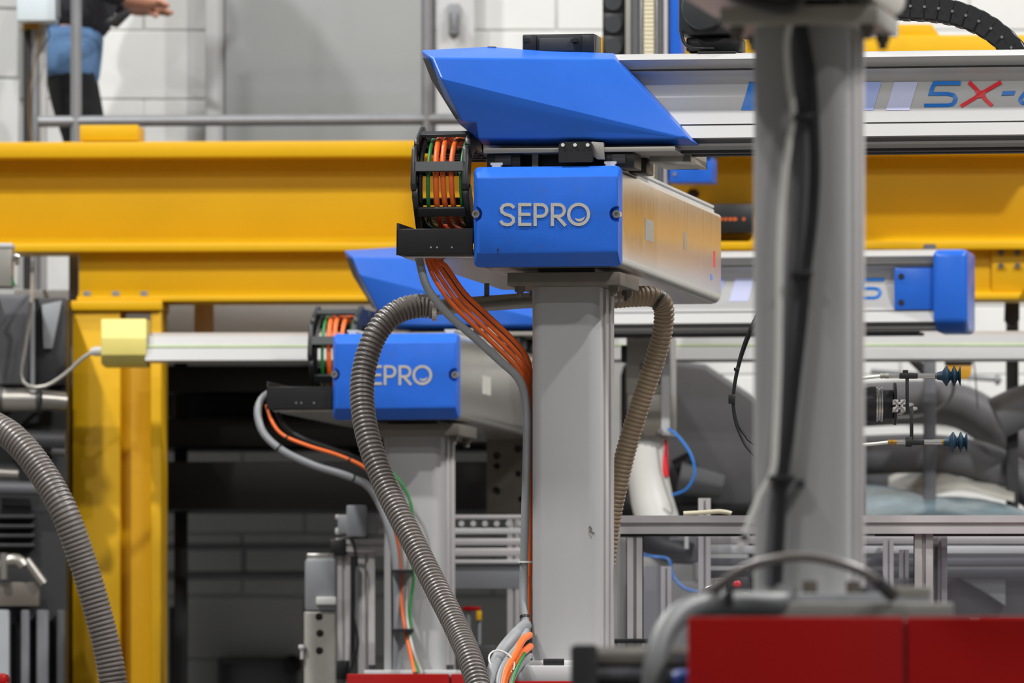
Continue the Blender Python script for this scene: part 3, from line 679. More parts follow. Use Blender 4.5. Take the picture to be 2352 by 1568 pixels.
# ---- vertical mast of the rear robot
def m2(px, py, v=1.24): return F2.uv(px, py, v)
ms = thing('vertical_mast', 'silver vertical mast with cream toothed belt behind the front carriage', 'robot axis', F2, m2(1485, 1000))
def mb(px0, py0, px1, py1, v0, v1): return m2(px0, py0, v0), V(m2(px1, py1, v0).x, v1, m2(px1, py1, v0).z)
part('profile', G().box(*mb(1438, -420, 1533, 780, 1.26, 1.36)), 'alu_profile', ms, bevel=0.003)
for (x0, x1, m_) in ((1436, 1448, 'plate'), (1468, 1476, 'steel'), (1504, 1511, 'steel'), (1524, 1533, 'alu_profile')):
    part('rail', G().box(*mb(x0, -420, x1, 770, 1.245, 1.265)), m_, ms, bevel=0.002)
for (x0, x1) in ((1453, 1466), (1512, 1522)):
    part('slot_cover', G().box(*mb(x0, -420, x1, 770, 1.252, 1.262)), 'dark_grey', ms, bevel=0.001)
bt = part('toothed_belt', G().box(*mb(1479, -420, 1502, 770, 1.248, 1.256)), 'cream', ms)
tooth = None
for k in range(0, 56):
    y = -60 + k * 9.6
    if tooth is None: tooth = part('tooth', G().box(*mb(1480, y, 1501, y + 4.5, 1.244, 1.249)), 'cream', bt); tz = m2(1480, y).z
    else: copy_part(tooth, bt, (0, 0, m2(1480, y).z - tz))
part('blue_spine', G().box(*mb(1538, -420, 1564, 370, 1.25, 1.34)), 'blue', ms, bevel=0.003)
part('blue_foot', G().box(*mb(1537, 352, 1634, 418, 1.22, 1.34)), 'blue', ms, bevel=0.004)
q = m2(1550, 400, 1.22); part('screw', G().cyl(q, q + V(0, -.004, 0), .006, 12), 'steel', ms)
part('cover_strip', G().box(*mb(1555, 345, 1640, 353, 1.20, 1.34)), 'black', ms, bevel=0.002)
vc_ = thing('vertical_cable_chain', 'black round-link cable chain standing beside the silver mast', 'cable chain', F2, m2(1408, 420))
for k in range(-4, 8):
    y = 108 - 52 * k
    c0 = m2(1408, y, 1.26); g = G()
    g.box(V(c0.x - .032, 1.27, c0.z - .036), V(c0.x + .032, 1.33, c0.z + .036))
    ln = part('chain_link', g, 'black', vc_, bevel=0.006)
    part('hub', G().cyl(c0 + V(0, .012, .0), c0 + V(0, -.002, 0), .024, 20), 'charcoal', ln)
# ---- big cable chain looping over the front cross beam at top right
lc = thing('looping_cable_chain', 'broad black cable chain looping over the white cross beam at top right', 'cable chain', F1, p(2345, 118, .36))
cp_ = resample(spline([p(a, b, .36) for a, b in ((1800, 14), (1900, 12), (2000, 12), (2090, 14), (2160, 20), (2225, 38), (2280, 68), (2322, 108), (2350, 160), (2362, 230))], .005), .033)
for i in range(len(cp_) - 1):
    a, b = cp_[i], cp_[i + 1]; t_ = (b - a).normalized(); n_ = V(t_.z, 0, -t_.x)
    if n_.z < 0 and i < 5: n_ = -n_
    h = .027; l = .02; mid = (a + b) / 2
    pts = [mid + t_ * x + n_ * y for x, y in ((-l, -h), (l, -h), (l, h), (-l, h))]
    ln = part('chain_link', G().prism(pts, (0, .012, 0)), 'black', lc, bevel=0.002, seg=1)
    part('side_plate', G().prism([q + V(0, .085, 0) for q in pts], (0, .012, 0)), 'black', ln, bevel=0.002, seg=1)
    part('crossbar', G().prism([mid + t_ * x + n_ * y + V(0, .01, 0) for x, y in ((-.01, h - .006), (.01, h - .006), (.01, h + .002), (-.01, h + .002))], (0, .08, 0)), 'black', ln, bevel=0.002, seg=1)
    part('pivot', G().cyl(b + V(0, .001, 0), b + V(0, -.004, 0), .0035, 10), 'steel', ln)
part('support', G().box(p(1790, 120, .34), p(1960, 40, .34) + V(0, .11, 0)), 'black_metal', lc)
# ================================================================== INJECTION MACHINES (red)
def machine(name_label, X0, X1, Yf, Yb, ztop, seams, frame=W):
    t = thing('injection_machine', name_label, 'machine', frame, ((X0 + X1) / 2, (Yf + Yb) / 2, 0))
    xs = [X0] + seams + [X1]
    for a, b in zip(xs[:-1], xs[1:]):
        part('guard_panel', G().box((a + .002, Yf, .12), (b - .002, Yf + .03, ztop)), 'red', t, bevel=0.004)
    part('body', G().box((X0 + .01, Yf + .028, .10), (X1 - .01, Yb, ztop - .004)), 'dark_grey', t, bevel=0.004)
    part('plinth', G().box((X0 + .05, Yf + .06, 0), (X1 - .05, Yb - .05, .11)), 'dark_steel', t)
    return t
x = lambda px, d: (px - 1176) * d / FPX
m1 = machine('red machine cover under the middle pedestal at the bottom edge', x(1120, 19.85), x(2600, 19.85), 19.85, 22.4, ZM1, [x(1500, 19.85), x(1900, 19.85)])
part('mounting_block', G().box((x(1188, 20.0), 19.95, ZM1 - .003), (x(1500, 20.0), 20.5, ZM1 + .036)), 'light_grey', m1, bevel=0.003)
part('mounting_foot', G().box(at(1248, 1528, 19.97), at(1296, 1512, 19.97) + V(0, .04, 0)), 'black', m1, bevel=0.002)
part('hood', G().box((x(2248, 20.6), 20.6, ZM1 - .01), (x(2600, 20.6), 21.2, at(0, 1420, 20.6).z)), 'red', m1, bevel=0.004)
part('clip', G().box(at(2228, 1436, 20.5), at(2250, 1418, 20.5) + V(0, .04, 0)).box((x(2228, 20.5), 20.5, ZM1 - .01), (x(2250, 20.5), 20.54, at(0, 1430, 20.5).z)), 'plate', m1)
m2_ = machine('red machine cover below the rear pedestal, left of the hose', x(795, 22.9), x(1700, 22.9), 22.9, 24.1, ZM2, [x(1034, 22.9)])
m3 = machine('large red machine cover in the blurred right foreground', x(1577, 13.9), x(2700, 13.9), 13.9, 16.2, ZM3, [x(2080, 13.9)])
for (a, b, c_, d_) in ((1590, 2190, 1424, 14.25), ):
    part('mounting_plate', G().box((x(1596, 14.3), 14.3, ZM3 - .002), (x(2190, 14.3), 14.95, ZM3 + .029)), 'plate', m3, bevel=0.003)
part('adapter_block', G().prism([at(1740, 1425, 14.42), at(1740, 1398, 14.42), at(1800, 1362, 14.42), at(2085, 1362, 14.42), at(2140, 1346, 14.42), at(2140, 1425, 14.42)], (0, .06, 0)), 'mid_grey', m3, bevel=0.004)
part('lug', G().box(at(2050, 1372, 14.36), at(2138, 1346, 14.36) + V(0, .03, 0)), 'plate', m3, bevel=0.003)
for px in (1860, 1960): 
    q = at(px, 1362, 14.38); part('bolt', G().tube([q, q + V(0, 0, .02)], .014, 6), 'dark_plate', m3)
# black valve block and horizontal cylinders in front of the red machine
vb = thing('hydraulic_unit', 'black block with grey cylinders left of the foreground red machine', 'machine part', W, V(x(1450, 14.3), 14.4, 0))
part('block', G().box((x(1312, 14.2), 14.2, .9), (x(1372, 14.2), 14.4, at(0, 1479, 14.2).z)), 'black_metal', vb, bevel=0.006)
part('cylinder', G().tube([at(1370, 1506, 14.3), at(1582, 1506, 14.3)], .016, 18), 'pipe_steel', vb)
part('cylinder', G().tube([at(1370, 1548, 14.3), at(1582, 1548, 14.3)], .014, 18), 'dark_grey', vb)
part('backing', G().box((x(1366, 14.4), 14.34, .9), (x(1582, 14.4), 14.42, at(0, 1492, 14.34).z)), 'black_metal', vb)
part('stand', G().box((x(1318, 14.2), 14.22, 0), (x(1366, 14.2), 14.38, .91)), 'dark_steel', vb)
part('blue_valve', G().lathe(at(1545, 1560, 14.24), (1, 0, 0), [(0, .012), (.01, .017), (.03, .017), (.035, .01)], 14), 'deep_blue', vb)
# foreground conduits
solo('grey_conduit', G().tube(spline([at(1500, 1640, 14.12), at(1503, 1540, 14.12), at(1522, 1462, 14.15), at(1565, 1408, 14.2), at(1630, 1387, 14.25), at(1710, 1384, 14.28), at(1772, 1386, 14.3), at(1800, 1380, 14.32), at(1808, 1352, 14.33)], .01), .0195, 18), 'grey_hose', 'thick grey conduit bending up over the corner of the foreground red machine', 'conduit')
ah = thing('arched_hose', 'dark hose arching low across the foot of the foreground pedestal', 'hose', W, at(1620, 1358, 14.25))
part('tube', G().tube(spline([at(1600, 1376, 14.28), at(1648, 1348, 14.25), at(1710, 1306, 14.22), at(1790, 1282, 14.2), at(1870, 1280, 14.2), at(1950, 1300, 14.2), at(2010, 1330, 14.22), at(2045, 1362, 14.3)], .01), .0085, 12), 'hose', ah)
part('end_boot', G().tube([at(2012, 1332, 14.22), at(2048, 1364, 14.3)], [.011, .013], 12), 'black', ah)
part('strap', G().box(at(1672, 1392, 14.23), at(1684, 1350, 14.23) + V(0, .04, 0)), 'black', ah)
# cables down the foreground pedestal
d3 = 14.53
def pth(*q, d=d3): return spline([at(a, b, d) for a, b in q], .01)
wc_ = thing('pedestal_cable', 'white cable running down the blurred foreground pedestal', 'cable', W, at(1700, 1262, d3))
part('sheath', G().tube(pth((1842, -40), (1826, 20), (1808, 90), (1812, 180), (1822, 258), (1812, 330), (1800, 430), (1792, 560), (1790, 700), (1788, 850), (1782, 1000), (1776, 1082), (1752, 1130), (1725, 1190), (1702, 1258)), .0062, 10), 'white_cable', wc_)
part('plug', G().tube([at(1712, 1228, d3), at(1700, 1262, d3)], [.007, .005], 10), 'black', wc_)
bc_ = thing('pedestal_cable', 'thick black cable curving down the blurred foreground pedestal', 'cable', W, at(1782, 1350, d3))
part('sheath', G().tube(pth((1834, -40), (1842, 60), (1860, 160), (1868, 260), (1872, 380), (1866, 500), (1852, 620), (1842, 740), (1826, 880), (1812, 1000), (1798, 1100), (1790, 1220), (1784, 1350)), .0095, 12), 'black', bc_)
gc_ = thing('pedestal_cable', 'dark grey cable between the white and black ones on the foreground pedestal', 'cable', W, at(1775, 1350, d3))
part('sheath', G().tube(pth((1838, -40), (1830, 60), (1834, 160), (1842, 260), (1838, 400), (1828, 560), (1818, 700), (1808, 850), (1796, 1000), (1786, 1110), (1776, 1240), (1772, 1350), d=14.56), .012, 12), 'dark_grey', gc_)
for (a, b, c_) in ((1845, 268, .016), (1842, 628, .018), (1795, 1098, .022)):
    q = at(a, b, 14.52); part('cable_tie', G().box(q + V(-c_, -.006, -.005), q + V(c_, .055, .005)), 'black', bc_, bevel=0.002)
q = at(1840, 1110, 14.53); part('clip', G().box(q + V(-.006, 0, -.006), q + V(.006, .05, .006)), 'dark_steel', bc_)
oc_ = thing('overhead_cable', 'black cables draped under the top edge over the foreground pedestal head', 'cable', W, at(1760, 15, 14.4))
part('sheath', G().tube(pth((1640, -60), (1690, -12), (1760, 12), (1820, 14), (1845, -20), d=14.45), .012, 12), 'black', oc_)

# ================================================================== HOSES AND CABLES OF THE FRONT ROBOT
hs = thing('corrugated_hose', 'grey corrugated hose hanging in a big S across the rear end cap', 'hose', W, at(1105, 1640, 19.6))
part('tube', hose_geo([at(*q) for q in ((1006, 706, 20.42), (965, 702, 20.42), (912, 716, 20.40), (866, 762, 20.38), (838, 840, 20.36), (832, 920, 20.33), (848, 1015, 20.28), (886, 1118, 20.22), (942, 1230, 20.12), (1000, 1345, 20.0), (1048, 1440, 19.88), (1082, 1520, 19.76), (1104, 1600, 19.68), (1116, 1680, 19.62))], .0265), 'hose', hs)
c1 = G(); q = at(996, 706, 20.42); c1.ring(q + V(-.004, 0, 0), q + V(.007, 0, 0), .031, .024, 24); part('hose_clamp', c1, 'steel', hs)
mp_ = thing('suction_pipe', 'straight grey pipe behind the middle pedestal feeding the hoses', 'pipe', W, at(1200, 695, 20.5))
part('tube', G().tube([at(985, 708, 20.43), at(1030, 703, 20.45), at(1210, 690, 20.52), at(1430, 684, 20.56)], .0185, 18), 'pipe_steel', mp_)
part('bracket', G().prism([at(955, 684, 20.40), at(962, 676, 20.40), at(985, 676, 20.40), at(990, 690, 20.40)], (0, .03, 0)), 'dark_plate', mp_)
part('hanger', G().box(at(1112, 700, 20.48), at(1124, 650, 20.48) + V(0, .02, .0)), 'dark_plate', mp_)
th_ = thing('corrugated_hose', 'tan corrugated hose curving down right of the middle pedestal', 'hose', W, at(1420, 1150, 20.7))
part('tube', hose_geo([at(*q) for q in ((1412, 684, 20.56), (1460, 681, 20.58), (1502, 682, 20.6), (1524, 704, 20.62), (1521, 765, 20.64), (1500, 840, 20.66), (1470, 930, 20.68), (1442, 1020, 20.70), (1420, 1110, 20.72), (1402, 1200, 20.74), (1390, 1300, 20.74))], .0235, pitch=.0105, depth=.0014), 'tan_hose', th_)
q = at(1518, 690, 20.6); part('band', G().ring(q + V(-.006, 0, .002), q + V(.0, 0, -.002), .027, .022, 20), 'black', th_)
# hose at far left
lh = thing('corrugated_hose', 'grey corrugated hose arching down at the left edge across the yellow post', 'hose', W, at(280, 1640, 21.4))
part('tube', hose_geo([at(*q) for q in ((-900, 1080, 22.6), (-500, 930, 22.2), (-220, 890, 21.8), (-90, 930, 21.6), (-30, 968, 21.55), (30, 1005, 21.5), (90, 1075, 21.45), (145, 1170, 21.4), (190, 1290, 21.4), (226, 1410, 21.4), (252, 1520, 21.4), (268, 1640, 21.4))], .034, pitch=.0115, depth=.0022), 'hose', lh)

def cable(name, label, m, r, pts, group=None, ties=(), n=10):
    sp_ = spline([at(*q) for q in pts], .012); zz = min(q.z for q in sp_)
    t = thing(name, label, 'cable', W, V(sp_[-1].x, sp_[-1].y, zz), group)
    part('sheath', G().tube(sp_, r, n), m, t)
    for k in ties:
        i = int(k * (len(sp_) - 1)); i = max(1, min(len(sp_) - 2, i)); part('cable_tie', tie(G(), sp_[i], sp_[i+1] - sp_[i-1], r), 'black', t)
    return t
for i, (dx, dy, dd, nm) in enumerate(((0, 0, 0, 'lowest'), (9, -9, .012, 'second lowest'), (17, -19, .026, 'second highest'), (25, -30, .04, 'highest'))):
    cable('power_cable', nm + ' of the orange power cables drooping from the front tray', 'orange', .0056,
          [(972 + dx * .8, 560, 20.16 + dd), (980 + dx * .8, 592, 20.15 + dd), (998 + dx, 640 + dy, 20.14 + dd), (1042 + dx, 702 + dy, 20.15 + dd), (1098 + dx, 756 + dy, 20.17 + dd), (1150 + dx, 806 + dy, 20.19 + dd), (1190 + dx * .8, 850 + dy, 20.22 + dd), (1210 + dx * .4, 890 + dy * .6, 20.25 + dd), (1216 + dx * .2, 960, 20.27 + dd), (1215 + dx * .2, 1200, 20.27 + dd), (1214, 1450, 20.27 + dd)], 'orange cables from the front tray')
cable('conduit_cable', 'grey flexible conduit running from the front tray down the pedestal edge', 'grey_cable', .0098,
      [(958, 560, 20.14), (966, 610, 20.13), (984, 665, 20.12), (1030, 722, 20.13), (1090, 775, 20.15), (1148, 828, 20.18), (1190, 868, 20.2), (1207, 915, 20.22), (1211, 980, 20.22), (1209, 1090, 20.22), (1206, 1200, 20.22), (1203, 1320, 20.22), (1203, 1390, 20.2), (1208, 1440, 20.18)], ties=(.985,))
cable('black_cable', 'black cable behind the orange bundle from the front tray', 'black', .006,
      [(1000, 560, 20.22), (1012, 600, 20.22), (1032, 640, 20.2), (1085, 700, 20.22), (1142, 748, 20.24), (1190, 800, 20.26), (1216, 850, 20.3), (1222, 900, 20.34)])
# fanned-out bundle at the foot of the middle pedestal
for i, (m_, r, lab, pts) in enumerate((
    ('grey_cable', .015, 'thick grey conduit fanning out at the pedestal foot', [(1207, 1436, 20.18), (1180, 1462, 20.05), (1150, 1500, 19.95), (1130, 1545, 19.86), (1118, 1600, 19.8)]),
    ('grey_cable', .008, 'thin grey cable in front of the fanned bundle at the pedestal foot', [(1210, 1450, 20.1), (1192, 1480, 19.98), (1165, 1515, 19.9), (1148, 1550, 19.84), (1140, 1600, 19.8)]),
    ('orange', .0085, 'orange cable, upper strand of the fanned bundle at the pedestal foot', [(1216, 1458, 20.1), (1200, 1470, 20.0), (1182, 1505, 19.92), (1160, 1545, 19.85), (1148, 1600, 19.8)]),
    ('orange', .0085, 'orange cable, lower strand of the fanned bundle at the pedestal foot', [(1218, 1484, 20.1), (1200, 1500, 19.98), (1178, 1528, 19.9), (1160, 1560, 19.85), (1154, 1610, 19.8)]),
    ('grey_cable', .007, 'grey cable nearest the pedestal in the fanned bundle', [(1218, 1505, 20.1), (1208, 1516, 19.98), (1192, 1534, 19.9), (1176, 1562, 19.85), (1168, 1610, 19.8)]),
    ('green', .004, 'thin green wire at the pedestal foot', [(1205, 1500, 19.96), (1190, 1530, 19.88), (1178, 1560, 19.84), (1172, 1600, 19.8)]))):
    cable('conduit_cable' if m_ == 'grey_cable' else 'power_cable', lab, m_, r, pts)
q = at(1152, 1520, 19.88); solo('cable_tie', G().tube(arc(q, .032, -20, 330, 24, (.9, 0, -.35), (.1, .6, .75)), .0022, 6), 'white_cable', 'white cable tie round the orange bundle at the pedestal foot', 'cable tie')
q = at(1206, 1290, 20.22); solo('cable_tie', tie(G(), q, (0, 0, 1), .014, .004), 'white_cable', 'white cable tie round the conduit halfway down the middle pedestal', 'cable tie')
# ---- rear robot cables
cable('conduit_cable', 'pale grey conduit looping from the rear tray to the rear pedestal', 'grey_cable', .0105,
      [(622, 900, 23.45), (600, 918, 23.42), (592, 950, 23.4), (606, 995, 23.38), (650, 1035, 23.36), (720, 1068, 23.36), (790, 1090, 23.38), (840, 1112, 23.42), (868, 1150, 23.44), (892, 1210, 23.44), (908, 1290, 23.44), (912, 1400, 23.44), (910, 1545, 23.44)], ties=(.2, .42))
cable('power_cable', 'orange cable drooping from the rear tray to the rear pedestal', 'orange', .0050,
      [(612, 930, 23.42), (626, 970, 23.4), (652, 1000, 23.38), (710, 1024, 23.36), (780, 1046, 23.36), (840, 1075, 23.38), (880, 1120, 23.42), (905, 1200, 23.45), (918, 1300, 23.45), (924, 1400, 23.43), (936, 1470, 23.38), (952, 1545, 23.3)], ties=(.12, .3))
cable('black_cable', 'black cable above the orange one under the rear tray', 'black', .007,
      [(632, 930, 23.46), (650, 972, 23.44), (690, 1004, 23.42), (760, 1030, 23.42), (830, 1056, 23.44), (885, 1100, 23.47), (900, 1180, 23.48), (903, 1300, 23.47), (905, 1545, 23.47)])
cable('earth_cable', 'green cable along the rear pedestal', 'green', .0042,
      [(880, 1068, 23.42), (915, 1100, 23.4), (938, 1140, 23.4), (948, 1190, 23.4), (944, 1270, 23.4), (950, 1330, 23.4), (942, 1400, 23.4), (946, 1480, 23.38), (958, 1545, 23.3)])
cable('conduit_cable', 'light grey cable beside the green one on the rear pedestal', 'plate', .005,
      [(892, 1075, 23.43), (922, 1140, 23.42), (938, 1230, 23.42), (936, 1330, 23.42), (935, 1420, 23.4), (948, 1490, 23.36), (970, 1548, 23.3)])
for yy in (1310, 1446):
    solo('cable_tie', G().box(at(898, yy + 3, 23.36), at(950, yy - 3, 23.36) + V(0, .12, 0)), 'black', ('upper' if yy < 1400 else 'lower') + ' black strap holding the cables on the rear pedestal', 'cable tie', bevel=0.001)

# ================================================================== GRIPPER OF THE FRONT ROBOT
D = 20.1
def g_(px, py, dd=0.0): return at(px, py, D + dd)
mast = thing('lift_mast', 'grey vertical arm of the front robot hidden behind the blurred pedestal', 'robot axis', W, g_(1840, 975))
part('profile', G().box(g_(1790, 980, .1), g_(1880, -200, .1) + V(0, .1, 0)), 'alu_profile', mast, bevel=0.004)
part('guide', G().box(g_(1780, 340, .02), g_(1890, 110, .02) + V(0, .1, 0)), 'black', mast, bevel=0.004)
part('wrist_housing', G().box(g_(1770, 1000, .06), g_(1900, 850, .06) + V(0, .16, 0)), 'charcoal', mast, bevel=0.012)
gp = thing('suction_gripper', 'vacuum gripper with two teal bellows cups right of the blurred pedestal', 'gripper', W, g_(2060, 1040))
ax = V(1, 0, 0); yc = 929
part('wrist', G().lathe(g_(1895, yc, .1), ax, [(0, .040), (.095, .040), (.105, .043), (.118, .043)], 28), 'black', gp)
for a, r in ((2012, .040), (2018, .037), (2023, .040)):
    q = g_(a, yc, .1); part('collar', G().cyl(q, q + V(.004, 0, 0), r, 28), 'steel', gp)
part('hub', G().lathe(g_(2026, yc, .1), ax, [(0, .030), (.001, .035), (.024, .035), (.026, .03)], 28), 'black', gp)
part('flange', G().lathe(g_(2052, yc - 2, .1), ax, [(0, .048), (.001, .0495), (.006, .0495), (.007, .048)], 32), 'black', gp)
a = g_(2066, 931, .0)
part('profile_bar', slot_profile(a, a + V(0, .2, 0), .0275), 'alu_profile', gp)
for i, (rot) in enumerate(((1, 1), (1, -1))):
    part('profile_rib', G().ribbon([a + V(-.012 * rot[0], -.0005, -.012 * rot[1]), a + V(.012 * rot[0], -.0005, .012 * rot[1])], .0035, (0, -1, 0), .001), 'steel', gp)
part('upper_bar', G().box(g_(2080, 948, .0), g_(2088, 862, .0) + V(0, .012, 0)), 'black', gp, bevel=0.001)
part('lower_bar', G().box(g_(2090, 1014, .0), g_(2098, 936, .0) + V(0, .012, 0)), 'black', gp, bevel=0.001)
for (px, py) in ((2088, 929), (2097, 938)):
    q = g_(px, py, .006); part('bolt', G().cyl(q, q + V(.006, 0, 0), .005, 6).cyl(q + V(.004, 0, 0), q + V(.010, 0, 0), .0035, 10), 'steel', gp)
def cup_arm(x0, y, xc, name):
    q = g_(x0, y, .006)
    part('rod', G().lathe(q, ax, [(0, .0058), ((xc - x0) / 1000 * .82, .0058), ((xc - x0) / 1000 * .821, .0064), ((xc - x0) / 1000, .0064)], 16), 'steel', gp)
    part('fitting', G().lathe(q + V(-.018, 0, 0), ax, [(0, .006), (.006, .0062), (.008, .0045), (.010, .0062), (.019, .0062)], 14), 'brass' if name == 'low' else 'plate', gp)
    part('air_tube', G().tube(spline([q + V(-.015, 0, 0), q + V(-.04, 0, -.003), q + V(-.09, .01, -.006), q + V(-.15, .03, 0)], .01), .004, 8), 'white_cable', gp)
    k = g_(xc, y, .006)
    part('ferrule', G().cyl(k, k + V(.006, 0, 0), .007, 14), 'brass' if name == 'low' else 'dark_plate', gp)
    part('suction_cup', G().lathe(k + V(.004, 0, 0), ax, [(0, .008), (.004, .0095), (.012, .011), (.0165, .0175), (.021, .0235), (.0235, .0235), (.031, .010), (.033, .010), (.0385, .0238), (.041, .0238), (.047, .010), (.0485, .010), (.0525, .0215), (.0545, .0235), (.0545, .021), (.050, .008)], 28), 'teal_rubber', gp)
cup_arm(2040, 863, 2148, 'up'); cup_arm(2058, 1015, 2163, 'low')
part('clamp', G().box(g_(2066, 869, -.003), g_(2108, 856, -.003) + V(0, .02, 0)).box(g_(2074, 858, -.002), g_(2086, 849, -.002) + V(0, .016, 0)), 'black', gp, bevel=0.0015)
part('clamp', G().box(g_(2081, 1022, -.003), g_(2123, 1009, -.003) + V(0, .02, 0)).box(g_(2080, 1026, -.002), g_(2095, 1003, -.002) + V(0, .016, 0)), 'black', gp, bevel=0.0015)
lp = thing('sensor_cable', 'thin black cable loop left of the blurred pedestal', 'cable', W, g_(1725, 1045))
for i, pts in enumerate((((1790, 640), (1745, 710), (1712, 780), (1692, 850), (1683, 915), (1688, 965), (1703, 1005), (1722, 1035), (1780, 1090)), ((1790, 670), (1740, 735), (1714, 790), (1694, 855), (1685, 918), (1692, 968), (1710, 998), (1730, 1018), (1790, 1040)))):
    part('wire', G().tube(spline([g_(a, b, .06 + .008 * i) for a, b in pts], .01), .0030, 8), 'black', lp)
q = g_(1682, 916, .055); part('clip', G().box(q + V(-.009, 0, -.011), q + V(.007, .02, .011)), 'black', lp, bevel=0.002)
q = g_(1692, 848, .055); part('cable_tie', G().box(q + V(-.006, 0, -.003), q + V(.007, .02, .004)), 'black', lp, bevel=0.001)

# ================================================================== WHITE ARTICULATED ARM UNDER THE REAR CROSS BEAM
wa = thing('articulated_arm', 'white jointed arm with red seams hanging under the rear cross beam', 'robot arm', F2, m2(1490, 1330, 1.2))
def w2(px, py, v=1.20): return F2.uv(px, py, v)
part('mount', G().box(w2(1438, 905), w2(1533, 762) + V(0, .14, 0)), 'plate', wa, bevel=0.004)
part('mount_wing', G().box(w2(1518, 1000, 1.19), w2(1538, 772, 1.19) + V(0, .14, 0)), 'light_grey', wa, bevel=0.004)
part('mount_block', G().prism([w2(1440, 905), w2(1440, 985), w2(1455, 1008), w2(1515, 1008), w2(1540, 985), w2(1540, 905)], (0, .13, 0)), 'plate', wa, bevel=0.004)
for (a, b, c_, d_) in ((1470, 1002, 1525, 945), (1505, 880, 1524, 848), (1470, 852, 1498, 835)):
    part('pocket', G().box(w2(a, b, 1.192), w2(c_, d_, 1.192) + V(0, .012, 0)), 'dark_plate', wa, bevel=0.002)
for (a, b) in ((1468, 990), (1518, 990), (1462, 775), (1512, 776)):
    q = w2(a, b, 1.19); part('bolt', G().tube([q, q + V(0, -.008, 0)], .008, 6), 'steel', wa)
part('cover_plate', G().box(w2(1426, 832, 1.2), w2(1440, 792, 1.2) + V(0, .06, 0)), 'black', wa, bevel=0.002)
up = G(); up.tube([w2(1488, 1004, 1.27), w2(1486, 1040, 1.27), w2(1488, 1090, 1.27), w2(1498, 1150, 1.26), w2(1512, 1200, 1.25), w2(1512, 1250, 1.24), w2(1500, 1300, 1.23), w2(1490, 1326, 1.23)], [.055, .060, .058, .060, .062, .060, .052, .03], 24)
part('upper_casting', up, 'white_plastic', wa)
part('seam', G().tube([w2(1522, 1010, 1.26), w2(1524, 1050, 1.25), w2(1530, 1095, 1.24)], [.014, .013, .008], 12), 'decal_red', wa)
part('seam', G().tube([w2(1443, 1010, 1.26), w2(1440, 1045, 1.26)], [.012, .010], 12), 'decal_red', wa)
part('forearm', G().tube([w2(1500, 1240, 1.2), w2(1545, 1262, 1.15), w2(1590, 1272, 1.12)], [.045, .04, .03], 20), 'charcoal', wa)
part('tool_block', G().box(w2(1535, 1290, 1.12), w2(1602, 1232, 1.12) + V(0, .08, 0)), 'dark_grey', wa, bevel=0.006)
part('tool_pin', G().cyl(w2(1577, 1260, 1.09), w2(1577, 1228, 1.09), .006, 12), 'white_cable', wa)
part('air_line', G().tube(spline([w2(1535, 985, 1.18), w2(1556, 1000, 1.16), w2(1585, 1040, 1.14), w2(1596, 1085, 1.14), w2(1578, 1122, 1.15), w2(1545, 1137, 1.17)], .01), .0042, 8), 'blue_tube', wa)
part('air_line', G().tube(spline([w2(1470, 1272, 1.14), w2(1500, 1278, 1.10), w2(1535, 1284, 1.10), w2(1545, 1320, 1.10), w2(1572, 1350, 1.10), w2(1620, 1362, 1.12)], .01), .0042, 8), 'blue_tube', wa)

# ================================================================== ALUMINIUM GUARD FENCE (right) with clear panels
DF = 21.6
def f_(px, py, dd=0.0): return at(px, py, DF + dd)
fe = thing('guard_fence', 'aluminium profile guard fence with clear panels right of the middle pedestal', 'fence', W, V(f_(1900, 0).x, DF, ZM1))
zt0, zt1 = f_(0, 1184).z, f_(0, 1226).z
part('top_rail', slot_profile(V(f_(1416, 0).x, DF, (zt0 + zt1) / 2), V(f_(2480, 0).x, DF - .03, (zt0 + zt1) / 2), zt0 - zt1), 'alu_profile', fe)
def fpost(pc, y0, wpx, dd=0.0, name='post', zb=None):
    w_ = wpx * DF / FPX; a = f_(pc, y0, dd); part(name, slot_profile(V(a.x, DF + dd, zb if zb else ZM1), V(a.x, DF + dd, a.z), w_, up=(0, 1, 0)), 'alu_profile', fe)
fpost(1458, 1226, 34); fpost(2121, 1226, 42); fpost(2158, 1232, 34, .05); fpost(2076, 1262, 22, .10); fpost(1406, 1190, 24, .06)
part('corner_brace', G().box(f_(1425, 1232, -.02), f_(1478, 1226, -.02) + V(0, .05, 0)), 'black_metal', fe)
part('gasket', G().box(f_(1476, 1231, -.012), f_(1712, 1226, -.012) + V(0, .02, 0)).box(f_(1474, 1470, -.012), f_(1478, 1230, -.012) + V(0, .02, 0)), 'black', fe)
part('gasket', G().box(f_(2010, 1231, -.012), f_(2480, 1226, -.012) + V(0, .02, 0)).box(f_(2099, 1344, -.012), f_(2103, 1230, -.012) + V(0, .02, 0)).box(f_(2139, 1340, -.012), f_(2143, 1230, -.012) + V(0, .02, 0)), 'black', fe)
part('pane', G().box(f_(1478, 1500, .0), f_(2100, 1230, .0) + V(0, .005, 0)), 'clear', fe)
part('pane', G().box(f_(2143, 1500, .0), f_(2480, 1230, .0) + V(0, .005, 0)), 'clear', fe)
part('pane', G().box(f_(1424, 1500, .03), f_(1442, 1230, .03) + V(0, .005, 0)), 'clear', fe)
part('foot', G().box(f_(1412, 1476, -.05), f_(1490, 1466, -.05) + V(0, .1, 0)), 'black_metal', fe, bevel=0.002)
part('panel_slot', G().box(f_(2148, 1400, .02), f_(2154, 1255, .02) + V(0, .01, 0)), 'black', fe)
